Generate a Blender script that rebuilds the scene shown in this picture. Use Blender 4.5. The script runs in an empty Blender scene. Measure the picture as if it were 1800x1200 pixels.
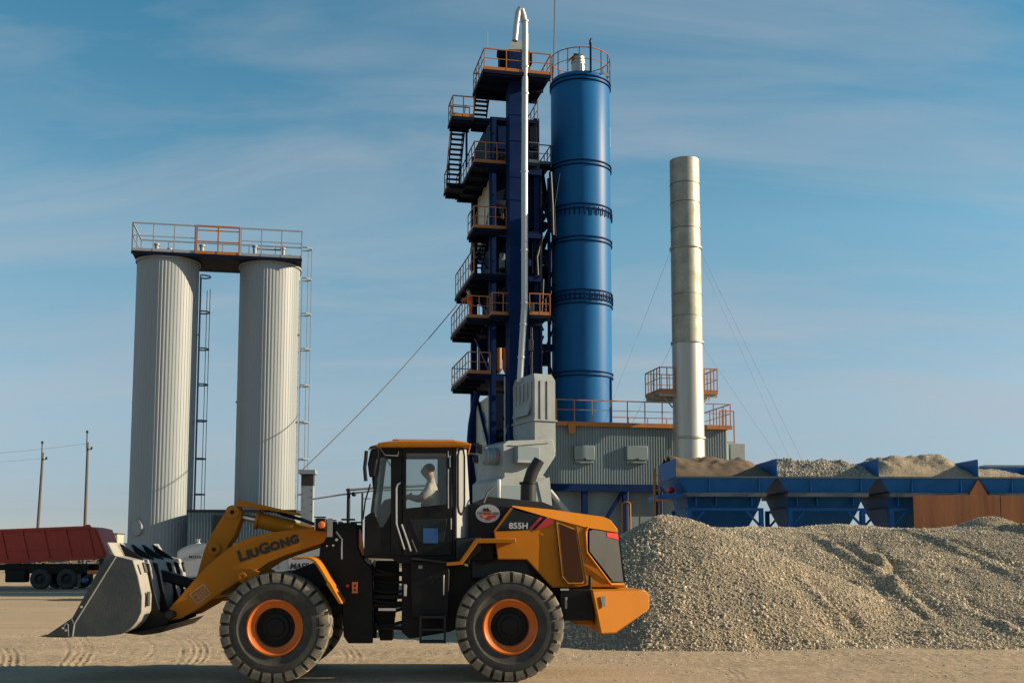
import bpy, bmesh, math, random
from mathutils import Vector, Matrix, noise
R = math.radians
random.seed(7)
SC = bpy.context.scene
COL = SC.collection

# ------------------------------------------------------------------ camera
FPX, PPX, PPY, PITCH, CAMZ = 1960.0, 900.0, 770.0, math.atan(0.102), 1.89
cam_d = bpy.data.cameras.new('camera')
cam = bpy.data.objects.new('camera', cam_d); COL.objects.link(cam)
cam.location = (0, 0, CAMZ); cam.rotation_euler = (R(90) + PITCH, 0, 0)
cam_d.sensor_width = 36; cam_d.lens = 36 * FPX / 1800
cam_d.shift_y = (PPY - 600) / 1800
cam_d.clip_end = 3000; cam_d.clip_start = 0.1
SC.camera = cam

# ------------------------------------------------------------------ sky + sun
SUN_AZ, SUN_EL = R(90), R(21)
world = bpy.data.worlds.new('World'); SC.world = world; world.use_nodes = True
wn, wl = world.node_tree.nodes, world.node_tree.links
for n in list(wn): wn.remove(n)
def WN(t, **k):
    n = wn.new(t)
    for a, b in k.items(): setattr(n, a, b)
    return n
sky = WN('ShaderNodeTexSky', sky_type='NISHITA')
sky.sun_disc = False; sky.sun_elevation = SUN_EL; sky.sun_rotation = SUN_AZ
sky.altitude = 50; sky.air_density = 0.7; sky.dust_density = 0.1; sky.ozone_density = 3.0
tc = WN('ShaderNodeTexCoord')
sep = WN('ShaderNodeSeparateXYZ'); wl.new(tc.outputs['Generated'], sep.inputs[0])
# thin cirrus on a plane overhead: dir.xy / (dir.z + k)
add = WN('ShaderNodeMath', operation='ADD'); wl.new(sep.outputs['Z'], add.inputs[0]); add.inputs[1].default_value = 0.22
mx = WN('ShaderNodeMath', operation='MAXIMUM'); wl.new(add.outputs[0], mx.inputs[0]); mx.inputs[1].default_value = 0.05
dx = WN('ShaderNodeMath', operation='DIVIDE'); wl.new(sep.outputs['X'], dx.inputs[0]); wl.new(mx.outputs[0], dx.inputs[1])
dy = WN('ShaderNodeMath', operation='DIVIDE'); wl.new(sep.outputs['Y'], dy.inputs[0]); wl.new(mx.outputs[0], dy.inputs[1])
cmb = WN('ShaderNodeCombineXYZ'); wl.new(dx.outputs[0], cmb.inputs[0]); wl.new(dy.outputs[0], cmb.inputs[1])
mp = WN('ShaderNodeMapping'); wl.new(cmb.outputs[0], mp.inputs[0])
mp.inputs['Rotation'].default_value = (0, 0, R(22)); mp.inputs['Scale'].default_value = (0.75, 2.1, 1)
mp.inputs['Location'].default_value = (0.35, 0.7, 0.0)
n1 = WN('ShaderNodeTexNoise'); wl.new(mp.outputs[0], n1.inputs['Vector'])
n1.inputs['Scale'].default_value = 1.55; n1.inputs['Detail'].default_value = 8; n1.inputs['Roughness'].default_value = 0.54
n1.inputs['Distortion'].default_value = 0.6
r1 = WN('ShaderNodeValToRGB'); wl.new(n1.outputs['Fac'], r1.inputs[0])
r1.color_ramp.elements[0].position = 0.42; r1.color_ramp.elements[0].color = (0, 0, 0, 1)
r1.color_ramp.elements[1].position = 0.76; r1.color_ramp.elements[1].color = (0.60, 0.60, 0.60, 1)
tint = WN('ShaderNodeMix', data_type='RGBA', blend_type='MULTIPLY'); tint.inputs[0].default_value = 1.0
wl.new(sky.outputs[0], tint.inputs[6])
# air colour by elevation: milky near the horizon, teal blue higher up
rt = WN('ShaderNodeValToRGB'); wl.new(sep.outputs['Z'], rt.inputs[0]); wl.new(rt.outputs[0], tint.inputs[7])
rt.color_ramp.elements[0].position = 0.0; rt.color_ramp.elements[0].color = (.92, .82, .82, 1)
rt.color_ramp.elements[1].position = 1.0; rt.color_ramp.elements[1].color = (.6, 1.2, 1.0, 1)
for ps_, c_ in ((.036, (.93, .83, .83)), (.136, (1.85, 1.52, 1.14)), (.277, (1.75, 2.06, 1.52)), (.45, (.90, 1.88, 1.55))):
    e_ = rt.color_ramp.elements.new(ps_); e_.color = (*c_, 1)
cl = WN('ShaderNodeMix', data_type='RGBA'); wl.new(r1.outputs[0], cl.inputs[0]); wl.new(tint.outputs[2], cl.inputs[6])
cl.inputs[7].default_value = (4.5, 4.9, 5.4, 1)
bg = WN('ShaderNodeBackground'); wl.new(cl.outputs[2], bg.inputs[0]); bg.inputs[1].default_value = 0.055
wo = WN('ShaderNodeOutputWorld'); wl.new(bg.outputs[0], wo.inputs[0])

sd = bpy.data.lights.new('sun', 'SUN'); sun = bpy.data.objects.new('sun', sd); COL.objects.link(sun)
sd.energy = 5.0; sd.angle = R(0.55); sd.color = (1.0, 0.80, 0.55)
tosun = Vector((math.sin(SUN_AZ) * math.cos(SUN_EL), math.cos(SUN_AZ) * math.cos(SUN_EL), math.sin(SUN_EL)))
sun.rotation_euler = tosun.to_track_quat('Z', 'Y').to_euler(); sun.location = tosun * 60

vs = SC.view_settings
SC.display_settings.display_device = 'sRGB'
vs.view_transform = 'Standard'; vs.look = 'None'; vs.exposure = 0.85; vs.gamma = 1.0; vs.use_curve_mapping = False
SC.cycles.max_bounces = 6; SC.cycles.transparent_max_bounces = 12; SC.cycles.use_denoising = True

# ------------------------------------------------------------------ helpers: frames
CAM = Vector((0, 0, CAMZ))
FWD = Vector((0, math.cos(PITCH), math.sin(PITCH))); UPV = Vector((0, -math.sin(PITCH), math.cos(PITCH)))
def ray(px, py): return Vector(((px - PPX) / FPX, 0, 0)) + UPV * ((PPY - py) / FPX) + FWD
def W(px, py, Y):
    d = ray(px, py); return CAM + d * (Y / d.y)
class Fr:
    """A thing's own frame on the ground: u along, d into depth, z up."""
    def __init__(s, px, Y, deg):
        s.O = Vector((W(px, 970, Y).x, Y, 0)); s.a = R(deg)
        s.ex = Vector((math.cos(s.a), math.sin(s.a), 0)); s.ey = Vector((-math.sin(s.a), math.cos(s.a), 0))
    def P(s, px, py, d):
        r = ray(px, py); t = (d - (CAM - s.O).dot(s.ey)) / r.dot(s.ey); p = CAM + r * t
        return Vector(((p - s.O).dot(s.ex), d, p.z))
    def uz(s, px, py, d):
        p = s.P(px, py, d); return (p.x, p.z)
    def U(s, px, d, py=700): return s.P(px, py, d).x
    def Z(s, py, d, px=900): return s.P(px, py, d).z
    def root(s, name, label, cat, group=None):
        o = bpy.data.objects.new(name, None); COL.objects.link(o); o.empty_display_size = 0.3
        o.location = s.O; o.rotation_euler = (0, 0, s.a); tag(o, label, cat, group); return o
    def place(s, o):
        o.location = s.O; o.rotation_euler = (0, 0, s.a); return o
    def world(s, p): return s.O + s.ex * p[0] + s.ey * p[1] + Vector((0, 0, p[2]))
def tag(o, label=None, cat=None, group=None, kind=None):
    if label: o['label'] = label
    if cat: o['category'] = cat
    if group: o['group'] = group
    if kind: o['kind'] = kind
    return o

# ------------------------------------------------------------------ helpers: mesh building
class MB:
    def __init__(s): s.v = []; s.f = []; s.m = []; s.mi = 0
    def add(s, vs_, fs):
        b = len(s.v); s.v += [tuple(p) for p in vs_]; s.f += [tuple(i + b for i in f) for f in fs]; s.m += [s.mi] * len(fs); return s
    def poly(s, pts): return s.add(pts, [tuple(range(len(pts)))])
    def box(s, x0, x1, y0, y1, z0, z1):
        return s.add([(x0,y0,z0),(x1,y0,z0),(x1,y1,z0),(x0,y1,z0),(x0,y0,z1),(x1,y0,z1),(x1,y1,z1),(x0,y1,z1)],
                     [(0,3,2,1),(4,5,6,7),(0,1,5,4),(1,2,6,5),(2,3,7,6),(3,0,4,7)])
    def bar(s, a, b, w, h=None, up=(0, 0, 1)):
        a = Vector(a); b = Vector(b); h = h or w; t = (b - a).normalized(); up = Vector(up)
        if abs(t.dot(up)) > .98: up = Vector((0, 1, 0))
        x = t.cross(up).normalized() * w / 2; y = x.cross(t).normalized() * h / 2
        c = [a - x - y, a + x - y, a + x + y, a - x + y, b - x - y, b + x - y, b + x + y, b - x + y]
        return s.add(c, [(0,3,2,1),(4,5,6,7),(0,1,5,4),(1,2,6,5),(2,3,7,6),(3,0,4,7)])
    def tube(s, pts, r, n=8, caps=True):
        pts = [Vector(p) for p in pts]; rs = r if isinstance(r, (list, tuple)) else [r] * len(pts)
        vs_, fs = [], []; prev = None
        for i, p in enumerate(pts):
            t = (pts[min(i + 1, len(pts) - 1)] - pts[max(i - 1, 0)]).normalized()
            if prev is None:
                up = Vector((0, 0, 1)) if abs(t.z) < .9 else Vector((0, 1, 0)); x = t.cross(up).normalized()
            else: x = (prev - t * prev.dot(t)).normalized()
            prev = x; y = t.cross(x)
            for k in range(n):
                a = 2 * math.pi * k / n; vs_.append(p + (x * math.cos(a) + y * math.sin(a)) * rs[i])
        m = len(pts)
        for i in range(m - 1):
            for k in range(n):
                fs.append((i*n+k, i*n+(k+1)%n, (i+1)*n+(k+1)%n, (i+1)*n+k))
        if caps: fs.append(tuple(range(n - 1, -1, -1))); fs.append(tuple((m - 1) * n + k for k in range(n)))
        return s.add(vs_, fs)
    def prism(s, uz, d0, d1):
        n = len(uz); vs_ = [(u, d0, z) for u, z in uz] + [(u, d1, z) for u, z in uz]
        return s.add(vs_, [tuple(range(n)), tuple(range(2 * n - 1, n - 1, -1))] + [(i, i + n, (i + 1) % n + n, (i + 1) % n) for i in range(n)])
    def loft(s, A, B):
        n = len(A)
        return s.add(list(A) + list(B), [tuple(range(n)), tuple(range(2 * n - 1, n - 1, -1))] + [(i, i + n, (i + 1) % n + n, (i + 1) % n) for i in range(n)])
    def ring(s, outer, inner, d0, d1):
        """plate with a hole: equal-length (u,z) loops, extruded d0..d1"""
        n = len(outer); vs_ = [(u, d0, z) for u, z in outer] + [(u, d0, z) for u, z in inner] + [(u, d1, z) for u, z in outer] + [(u, d1, z) for u, z in inner]
        fs = []
        for i in range(n):
            j = (i + 1) % n
            fs += [(i, j, n + j, n + i), (2*n+i, 3*n+i, 3*n+j, 2*n+j), (i, 2*n+i, 2*n+j, j), (n+i, n+j, 3*n+j, 3*n+i)]
        return s.add(vs_, fs)
    def lathe(s, prof, c=(0, 0, 0), axis='Z', n=32, a0=0.0, a1=None):
        c = Vector(c); full = a1 is None; a1 = a0 + 2 * math.pi if full else a1; cnt = n if full else n + 1
        vs_, fs = [], []
        for k in range(cnt):
            a = a0 + (a1 - a0) * k / n; ca, sa = math.cos(a), math.sin(a)
            for r, h in prof:
                p = {'Z': (r*ca, r*sa, h), 'Y': (r*ca, h, r*sa), 'X': (h, r*ca, r*sa)}[axis]
                vs_.append(c + Vector(p))
        m = len(prof)
        for k in range(n if full else n):
            k2 = (k + 1) % cnt if full else k + 1
            for i in range(m - 1): fs.append((k*m+i, k2*m+i, k2*m+i+1, k*m+i+1))
        return s.add(vs_, fs)
    def ball(s, c, rx, ry, rz, n=12):
        m = n // 2
        prof = [(math.sin(math.pi * i / m), -math.cos(math.pi * i / m)) for i in range(m + 1)]
        vs_, fs = [], []
        for k in range(n):
            a = 2 * math.pi * k / n
            for r, h in prof: vs_.append((c[0] + rx*r*math.cos(a), c[1] + ry*r*math.sin(a), c[2] + rz*h))
        for k in range(n):
            for i in range(m): fs.append((k*(m+1)+i, ((k+1)%n)*(m+1)+i, ((k+1)%n)*(m+1)+i+1, k*(m+1)+i+1))
        return s.add(vs_, fs)
    def build(s, name, mats, parent=None, smooth=0, bevel=0, seg=2):
        me = bpy.data.meshes.new(name); me.from_pydata(s.v, [], s.f)
        bm = bmesh.new(); bm.from_mesh(me)
        if smooth: bmesh.ops.remove_doubles(bm, verts=bm.verts, dist=1e-5)
        bmesh.ops.recalc_face_normals(bm, faces=bm.faces)
        bm.to_mesh(me) if True else None
        bm.free()
        ml = mats if isinstance(mats, (list, tuple)) else [mats]
        for m in ml: me.materials.append(m)
        if len(ml) > 1 and len(me.polygons) == len(s.m):
            for p, i in zip(me.polygons, s.m): p.material_index = i
        if smooth:
            me.shade_smooth(); me.set_sharp_from_angle(angle=R(smooth))
        o = bpy.data.objects.new(name, me); COL.objects.link(o)
        if parent is not None: o.parent = parent
        if bevel:
            b = o.modifiers.new('bevel', 'BEVEL'); b.width = bevel; b.segments = seg; b.limit_method = 'ANGLE'; b.angle_limit = R(35); b.harden_normals = False
            if not smooth:
                me.shade_smooth(); me.set_sharp_from_angle(angle=R(40))
        return o
def mesh_copy(src, name, parent, loc=(0, 0, 0), rot=(0, 0, 0), scale=(1, 1, 1)):
    o = bpy.data.objects.new(name, src.data); COL.objects.link(o); o.parent = parent
    o.location = loc; o.rotation_euler = rot; o.scale = scale; return o

# ------------------------------------------------------------------ helpers: materials
def lin(h):
    h = h.lstrip('#'); c = [int(h[i:i+2], 16) / 255 for i in (0, 2, 4)]
    return tuple((x / 12.92 if x <= .04045 else ((x + .055) / 1.055) ** 2.4) for x in c)
def mat(name, col, rough=.55, metal=0., var=.12, scale=2.5, bump=0., bscale=40., dust=None, damt=.3, dscale=1.5, streak=False, spec=.5, coat=0., edge=None):
    m = bpy.data.materials.new(name); m.use_nodes = True; nt = m.node_tree; N, L = nt.nodes, nt.links
    p = N['Principled BSDF']; c = lin(col) if isinstance(col, str) else col
    p.inputs['Metallic'].default_value = metal; p.inputs['Specular IOR Level'].default_value = spec
    if coat: p.inputs['Coat Weight'].default_value = coat; p.inputs['Coat Roughness'].default_value = .12
    t = N.new('ShaderNodeTexCoord'); mpn = N.new('ShaderNodeMapping'); L.new(t.outputs['Object'], mpn.inputs[0])
    if streak: mpn.inputs['Scale'].default_value = (1, 1, .09)
    n = N.new('ShaderNodeTexNoise'); L.new(mpn.outputs[0], n.inputs['Vector']); n.inputs['Scale'].default_value = scale
    n.inputs['Detail'].default_value = 6; n.inputs['Roughness'].default_value = .62
    mr = N.new('ShaderNodeMapRange'); L.new(n.outputs['Fac'], mr.inputs[0]); mr.inputs[1].default_value = .3; mr.inputs[2].default_value = .7
    mr.inputs[3].default_value = 1 - var; mr.inputs[4].default_value = 1 + var * .7
    mu = N.new('ShaderNodeMix'); mu.data_type = 'RGBA'; mu.blend_type = 'MULTIPLY'; mu.inputs[0].default_value = 1
    mu.inputs[6].default_value = (*c, 1); L.new(mr.outputs[0], mu.inputs[7]); out = mu.outputs[2]
    if dust:
        n2 = N.new('ShaderNodeTexNoise'); L.new(mpn.outputs[0], n2.inputs['Vector']); n2.inputs['Scale'].default_value = dscale
        n2.inputs['Detail'].default_value = 8; n2.inputs['Roughness'].default_value = .7
        m2 = N.new('ShaderNodeMapRange'); L.new(n2.outputs['Fac'], m2.inputs[0]); m2.inputs[1].default_value = .42; m2.inputs[2].default_value = .72
        m2.inputs[3].default_value = damt * .25; m2.inputs[4].default_value = damt
        mm = N.new('ShaderNodeMix'); mm.data_type = 'RGBA'; L.new(m2.outputs[0], mm.inputs[0]); L.new(out, mm.inputs[6])
        mm.inputs[7].default_value = (*(lin(dust) if isinstance(dust, str) else dust), 1); out = mm.outputs[2]
        rr = N.new('ShaderNodeMapRange'); L.new(m2.outputs[0], rr.inputs[0]); rr.inputs[3].default_value = rough; rr.inputs[4].default_value = .95
        L.new(rr.outputs[0], p.inputs['Roughness'])
    else:
        rr = N.new('ShaderNodeMapRange'); L.new(n.outputs['Fac'], rr.inputs[0]); rr.inputs[1].default_value = .3; rr.inputs[2].default_value = .7
        rr.inputs[3].default_value = max(rough - .08, .03); rr.inputs[4].default_value = min(rough + .1, 1); L.new(rr.outputs[0], p.inputs['Roughness'])
    L.new(out, p.inputs['Base Color'])
    if bump:
        n3 = N.new('ShaderNodeTexNoise'); L.new(t.outputs['Object'], n3.inputs['Vector']); n3.inputs['Scale'].default_value = bscale; n3.inputs['Detail'].default_value = 5
        b = N.new('ShaderNodeBump'); b.inputs['Strength'].default_value = bump; b.inputs['Distance'].default_value = .02
        L.new(n3.outputs['Fac'], b.inputs['Height']); L.new(b.outputs[0], p.inputs['Normal'])
    return m
def glass(name, tint_, refl=1.0, fog=0.0):
    """thin pane: clear film mixed with a mirror by Fresnel"""
    m = bpy.data.materials.new(name); m.use_nodes = True; N, L = m.node_tree.nodes, m.node_tree.links
    N.remove(N['Principled BSDF']); o = N['Material Output']
    tr = N.new('ShaderNodeBsdfTransparent'); tr.inputs[0].default_value = (*tint_, 1)
    gl = N.new('ShaderNodeBsdfGlossy'); gl.inputs['Roughness'].default_value = .03; gl.inputs[0].default_value = (.9, .95, .95, 1)
    fr = N.new('ShaderNodeFresnel'); fr.inputs[0].default_value = 1.5
    mu = N.new('ShaderNodeMath'); mu.operation = 'MULTIPLY'; L.new(fr.outputs[0], mu.inputs[0]); mu.inputs[1].default_value = refl
    mx_ = N.new('ShaderNodeMixShader'); L.new(mu.outputs[0], mx_.inputs[0]); L.new(tr.outputs[0], mx_.inputs[1]); L.new(gl.outputs[0], mx_.inputs[2])
    if fog:
        df = N.new('ShaderNodeBsdfDiffuse'); df.inputs[0].default_value = (.5, .52, .5, 1)
        m3 = N.new('ShaderNodeMixShader'); m3.inputs[0].default_value = fog; L.new(mx_.outputs[0], m3.inputs[1]); L.new(df.outputs[0], m3.inputs[2]); L.new(m3.outputs[0], o.inputs[0])
    else: L.new(mx_.outputs[0], o.inputs[0])
    return m
DUST = '#9c8a6c'
MT = dict(
    yellow=mat('loader yellow paint', (.42, .139, .002), .5, var=.08, scale=1.5, dust=(.27, .17, .07), damt=.22, dscale=6, spec=.15),
    black=mat('black paint', (.006, .007, .008), .5, var=.25, dust=DUST, damt=.03, dscale=4, spec=.18),
    dkgrey=mat('dark grey paint', (.018, .022, .025), .5, var=.15, dust=DUST, damt=.05, spec=.25),
    bucket=mat('bucket steel grey paint', (.028, .044, .050), .55, var=.15, dust=DUST, damt=.16, dscale=3, bump=.15),
    bucketback=mat('pale bucket shell', (.27, .275, .27), .5, var=.15, dust=DUST, damt=.4, dscale=3),  # shell and spill guard much paler than the side plates
    rubber=mat('dusty rubber', (.020, .022, .024), .85, var=.25, scale=6, dust='#8a8270', damt=.22, dscale=5, bump=.2, bscale=60),
    lug=mat('dusty tread rubber', (.075, .072, .066), .9, var=.25, scale=9, dust='#a59a80', damt=.6, dscale=4, bump=.25, bscale=50),
    beigegrey=mat('warm grey cab panel', (.27, .28, .275), .5, var=.06),
    steel=mat('bright steel', (.62, .60, .56), .28, .9, var=.1),
    galv=mat('galvanised stack steel', (.42, .42, .40), .40, .6, var=.2, scale=1.2, dust='#8d8872', damt=.25, dscale=.8, streak=True),
    stackold=mat('weathered stack steel', (.36, .36, .315), .48, .5, var=.25, scale=1.5, dust='#77735c', damt=.5, dscale=1.1),
    alu=mat('pipe cladding', (.44, .45, .44), .45, .4, var=.1, scale=1.2, streak=True),
    white=mat('white paint', (.40, .415, .42), .5, var=.06),
    cream=mat('tank cladding cream', (.235, .272, .292), .5, 0, var=.08, scale=.5, dust='#55595a', damt=.12, dscale=.6, streak=True),
    greyclad=mat('grey cladding', (.175, .235, .26), .5, var=.1, scale=.6, dust='#4c504e', damt=.2, spec=.3, streak=True),
    hood=mat('light grey duct steel', (.27, .305, .315), .5, var=.12, scale=.9, dust='#5b574c', damt=.28, spec=.3, dscale=1.2),
    sandclad=mat('cream insulation panel', (.36, .37, .26), .55, var=.1, scale=1),
    blue=mat('plant blue paint', (.003, .017, .075), .55, var=.2, scale=1.1, spec=.08),
    siloblue=mat('silo blue gloss paint', (.008, .112, .30), .40, 0, var=.14, scale=.8, streak=True, dust='#3c5c80', damt=.08, spec=.12),
    binblue=mat('feed bin blue paint', (.008, .115, .33), .5, var=.18, scale=1.6, dust='#6b6250', damt=.10, spec=.15, dscale=1.6),
    navy=mat('dark navy steel', (.003, .008, .024), .65, var=.3, scale=1.5, spec=.08),
    rimo=mat('rim orange paint', (.50, .105, .006), .45, var=.1, scale=3, dust=DUST, damt=.12, dscale=5, spec=.3),
    orange=mat('safety orange paint', (.37, .122, .013), .5, var=.15, scale=3, dust='#5c4a3a', damt=.15),
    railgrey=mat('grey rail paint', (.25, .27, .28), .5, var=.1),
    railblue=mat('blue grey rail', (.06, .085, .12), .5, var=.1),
    rust=mat('rusty plate', (.35, .118, .046), .85, var=.4, scale=3.2, dust='#86603c', damt=.6, dscale=2.6, bump=.3, streak=True),
    binrim=mat('dusty bin rim', (.09, .125, .15), .7, var=.3, scale=5, dust='#7b725f', damt=.4, dscale=4),
    red=mat('truck red paint', (.46, .030, .012), .5, var=.2, scale=2.5, dust='#7a4a34', damt=.14, dscale=2.5),
    conc=mat('concrete pole', (.30, .28, .25), .85, var=.15, bump=.2),
    wood=mat('weathered pole', (.085, .075, .068), .9, var=.2, streak=True, scale=6),
    soot=mat('sooty iron', (.03, .022, .018), .85, var=.3),
    mark=mat('black lettering', (.010, .010, .012), .5, var=.02),
    markw=mat('silver lettering', (.55, .56, .56), .5, var=.02),
    redm=mat('red decal', (.55, .03, .03), .45, var=.02),
    lampo=mat('amber lens', (.80, .16, .03), .25, var=.05),
    lampr=mat('red lens', (.62, .02, .015), .25, var=.05),
    bluep=mat('blue paint and painted reflection', (.02, .10, .28), .4, var=.1),  # also colours the painted reflection on the cab door
    skin=mat('skin', (.52, .29, .20), .55, var=.05), hair=mat('grey brown hair', (.055, .045, .038), .8, var=.2),
    shirt=mat('white shirt', (.62, .60, .56), .8, var=.06), trous=mat('dark trousers', (.03, .035, .05), .85, var=.1),
    hivis=mat('orange work suit', (.62, .095, .018), .8, var=.1), helmet=mat('dark helmet', (.04, .03, .06), .4, var=.1),
    seat=mat('seat fabric', (.03, .032, .035), .9, var=.1),
    wire=mat('dark wire', (.05, .05, .055), .6, var=.05), wirel=mat('pale wire', (.30, .32, .34), .6, var=.05),
    gl=glass('cab glass', (.85, .87, .86), .9, .045), gl2=glass('tinted glass', (.50, .62, .62), 1.0), glr=glass('corner glass with painted reflection', (.35, .36, .33), 1.0, .45),
    mesh=mat('rust brown grille mesh', (.035, .010, .003), .8, var=.3, scale=60, spec=.15), smoke=mat('smoked grille', (.012, .017, .019), .5, var=.2, scale=3, spec=.3),
)
def railing(F, parent, pts, h=1.1, m=None, mr=None, sp=1.0, r=.025, toe=.14, mid=(.55,), mt=None):
    """each post, rail and toe board its own piece"""
    m = m or MT['orange']; mr = mr or m; mt = mt or m
    for i in range(len(pts) - 1):
        a, b = Vector(pts[i]), Vector(pts[i + 1]); L_ = (b - a).length; n = max(1, round(L_ / sp))
        for k in range(n + (1 if i == len(pts) - 2 else 0)):
            p = a.lerp(b, k / n); MB().bar(p, p + Vector((0, 0, h)), r * 2).build('post', m, parent)
        t = (b - a).normalized() * r
        MB().bar(a + Vector((0, 0, h)) - t, b + Vector((0, 0, h)) + t, r * 2.2).build('handrail', mr, parent)
        for f in mid: MB().bar(a + Vector((0, 0, h * f)), b + Vector((0, 0, h * f)), r * 1.3).build('mid_rail', mr, parent)
        if toe: MB().bar(a + Vector((0, 0, toe / 2 - .02)), b + Vector((0, 0, toe / 2 - .02)), .03, toe).build('toe_board', mt, parent)
def text(body, size, m, parent, loc, rot=0, name='lettering', sx=1, off=.0, ext=.004, shear=0):
    c = bpy.data.curves.new(name, 'FONT'); c.body = body; c.size = size; c.offset = off; c.extrude = ext; c.shear = shear
    c.align_x = 'LEFT'; c.resolution_u = 3
    t = bpy.data.objects.new('t', c); COL.objects.link(t); bpy.context.view_layer.update()
    me = bpy.data.meshes.new_from_object(t.evaluated_get(bpy.context.evaluated_depsgraph_get()))
    w = max([v.co.x for v in me.vertices] or [0])
    bpy.data.objects.remove(t); bpy.data.curves.remove(c)
    me.materials.clear(); me.materials.append(m)
    o = bpy.data.objects.new(name, me); COL.objects.link(o); o.parent = parent
    o.location = loc; o.rotation_euler = (R(90), -rot, 0); o.scale = (sx, 1, 1)
    return o, w * sx
# ------------------------------------------------------------------ people
def person(name, J, E, cats, mats, parent=None):
    """one continuous skinned body; J: {joint: (x,y,z,r)}, cats: material index by joint"""
    ks = list(J); me = bpy.data.meshes.new(name); me.from_pydata([J[k][:3] for k in ks], [(ks.index(a), ks.index(b)) for a, b in E], [])
    o = bpy.data.objects.new('tmp', me); COL.objects.link(o)
    sk = o.modifiers.new('skin', 'SKIN'); sk.use_smooth_shade = True
    for i, k in enumerate(ks):
        sv = me.skin_vertices[0].data[i]; sv.radius = (J[k][3], J[k][3]); sv.use_root = (k == 'pelvis')
    ss = o.modifiers.new('sub', 'SUBSURF'); ss.levels = 1; ss.render_levels = 1
    bpy.context.view_layer.update()
    m2 = bpy.data.meshes.new_from_object(o.evaluated_get(bpy.context.evaluated_depsgraph_get()))
    bpy.data.objects.remove(o); bpy.data.meshes.remove(me)
    m2.materials.clear()
    for m in mats: m2.materials.append(m)
    pts = []
    for a, b in E:
        A, B = Vector(J[a][:3]), Vector(J[b][:3])
        for f in (.1, .3, .45): pts.append((A.lerp(B, f), cats[a]))
        for f in (.55, .7, .9): pts.append((A.lerp(B, f), cats[b]))
    for p in m2.polygons:
        p.use_smooth = True; p.material_index = min(pts, key=lambda q: (q[0] - p.center).length_squared)[1]
    m2.name = name
    r = bpy.data.objects.new(name, m2); COL.objects.link(r)
    if parent: r.parent = parent
    return r
def head(o, c, rx, ry, rz):
    """rounds the skull of a skinned body, within the same mesh"""
    bm = bmesh.new(); bm.from_mesh(o.data)
    r = bmesh.ops.create_uvsphere(bm, u_segments=16, v_segments=12, radius=1.0)
    for v in r['verts']:
        k = 1 - .16 * max(0, -v.co.z); v.co = Vector((c[0] + v.co.x * rx * k, c[1] + v.co.y * ry * k, c[2] + v.co.z * rz))
    for f in {f for v in r['verts'] for f in v.link_faces}: f.smooth = True; f.material_index = 0
    bm.to_mesh(o.data); bm.free()
def hand(J, E, cats, key, wrist, fwd, side, down, cat, s=1.0):
    """palm + five bent fingers from the wrist joint"""
    w, f, sd, dn = Vector(wrist), Vector(fwd).normalized(), Vector(side).normalized(), Vector(down).normalized()
    pk = key + 'palm'; c = w + f * .07 * s; J[pk] = (*c, .032 * s); E.append((key, pk)); cats[pk] = cat
    for i, (o, l) in enumerate(((-.030, .060), (-.010, .072), (.010, .068), (.030, .052))):
        a = c + f * .035 * s + sd * o * s; b = a + f * l * .5 * s + dn * .012 * s; e = b + f * l * .3 * s + dn * .035 * s
        for q, (n_, p_, r_) in enumerate((('a', a, .010), ('b', b, .009), ('c', e, .008))):
            J[f'{pk}{i}{n_}'] = (*p_, r_ * s); cats[f'{pk}{i}{n_}'] = cat
        E += [(pk, f'{pk}{i}a'), (f'{pk}{i}a', f'{pk}{i}b'), (f'{pk}{i}b', f'{pk}{i}c')]
    a = c - sd * .045 * s + dn * .01 * s; b = a + f * .045 * s + dn * .02 * s
    J[pk + 't'] = (*a, .012 * s); J[pk + 'u'] = (*b, .010 * s); cats[pk + 't'] = cats[pk + 'u'] = cat
    E += [(pk, pk + 't'), (pk + 't', pk + 'u')]

# ------------------------------------------------------------------ wheel loader
LF = Fr(690, 16.55, 3.5)
WID = 2.75                     # over the tyres
LD = LF.root('wheel_loader', 'yellow and black wheel loader with its bucket lowered on the sandy ground', 'wheel loader')
def q(px, py, d): return LF.uz(px, py, d)
def qs(pts, d): return [LF.uz(x, y, d) for x, y in pts]
def lp(name, pts, d0, d1, m, parent=None, bevel=.012, smooth=0):
    return MB().prism(qs(pts, d0), d0, d1).build(name, MT[m], parent or LD, bevel=bevel, smooth=smooth)
def mir(d): return WID - d
def shell(name, pts, m, parent=None, bevel=.015):
    """near face (px,py,d) mirrored to the far side"""
    A = [LF.P(x, y, d) for x, y, d in pts]; B = [Vector((p.x, mir(p.y), p.z)) for p in A]
    return MB().loft(A, B).build(name, MT[m], parent or LD, bevel=bevel)
def both(fn):
    for s in (0, 1): fn(s)

# wheels
RT = .805
tyre_m = MB(); nl = 27
tyre_m.lathe([(.400,.06),(.425,.035),(.52,.03),(.545,.012),(.60,.012),(.66,.02),(.715,.05),(.735,.10),(.735,.50),(.715,.55),(.66,.58),(.545,.588),(.44,.565),(.425,.54)], axis='Y', n=72)
tyre_m.mi = 1
for k in range(nl):
    for s in (0, 1):
        a = 2 * math.pi * (k + .5 * s) / nl; w = .084
        def pt(r, y, da):
            aa = a + da; return (r * math.cos(aa), y if s == 0 else .60 - y, r * math.sin(aa))
        c = [(.655,.012),(.725,.006),(.79,.03),(.805,.075),(.805,.325),(.725,.325),(.725,.11),(.70,.05)]
        n_ = len(c)
        def dA(i): return .62 * max(0, (c[i][1] - .05)) 
        A = [pt(r, y, -w + dA(i) * .9) for i, (r, y) in enumerate(c)]; B = [pt(r, y, w + dA(i) * .9) for i, (r, y) in enumerate(c)]
        tyre_m.loft(A, B)
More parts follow.
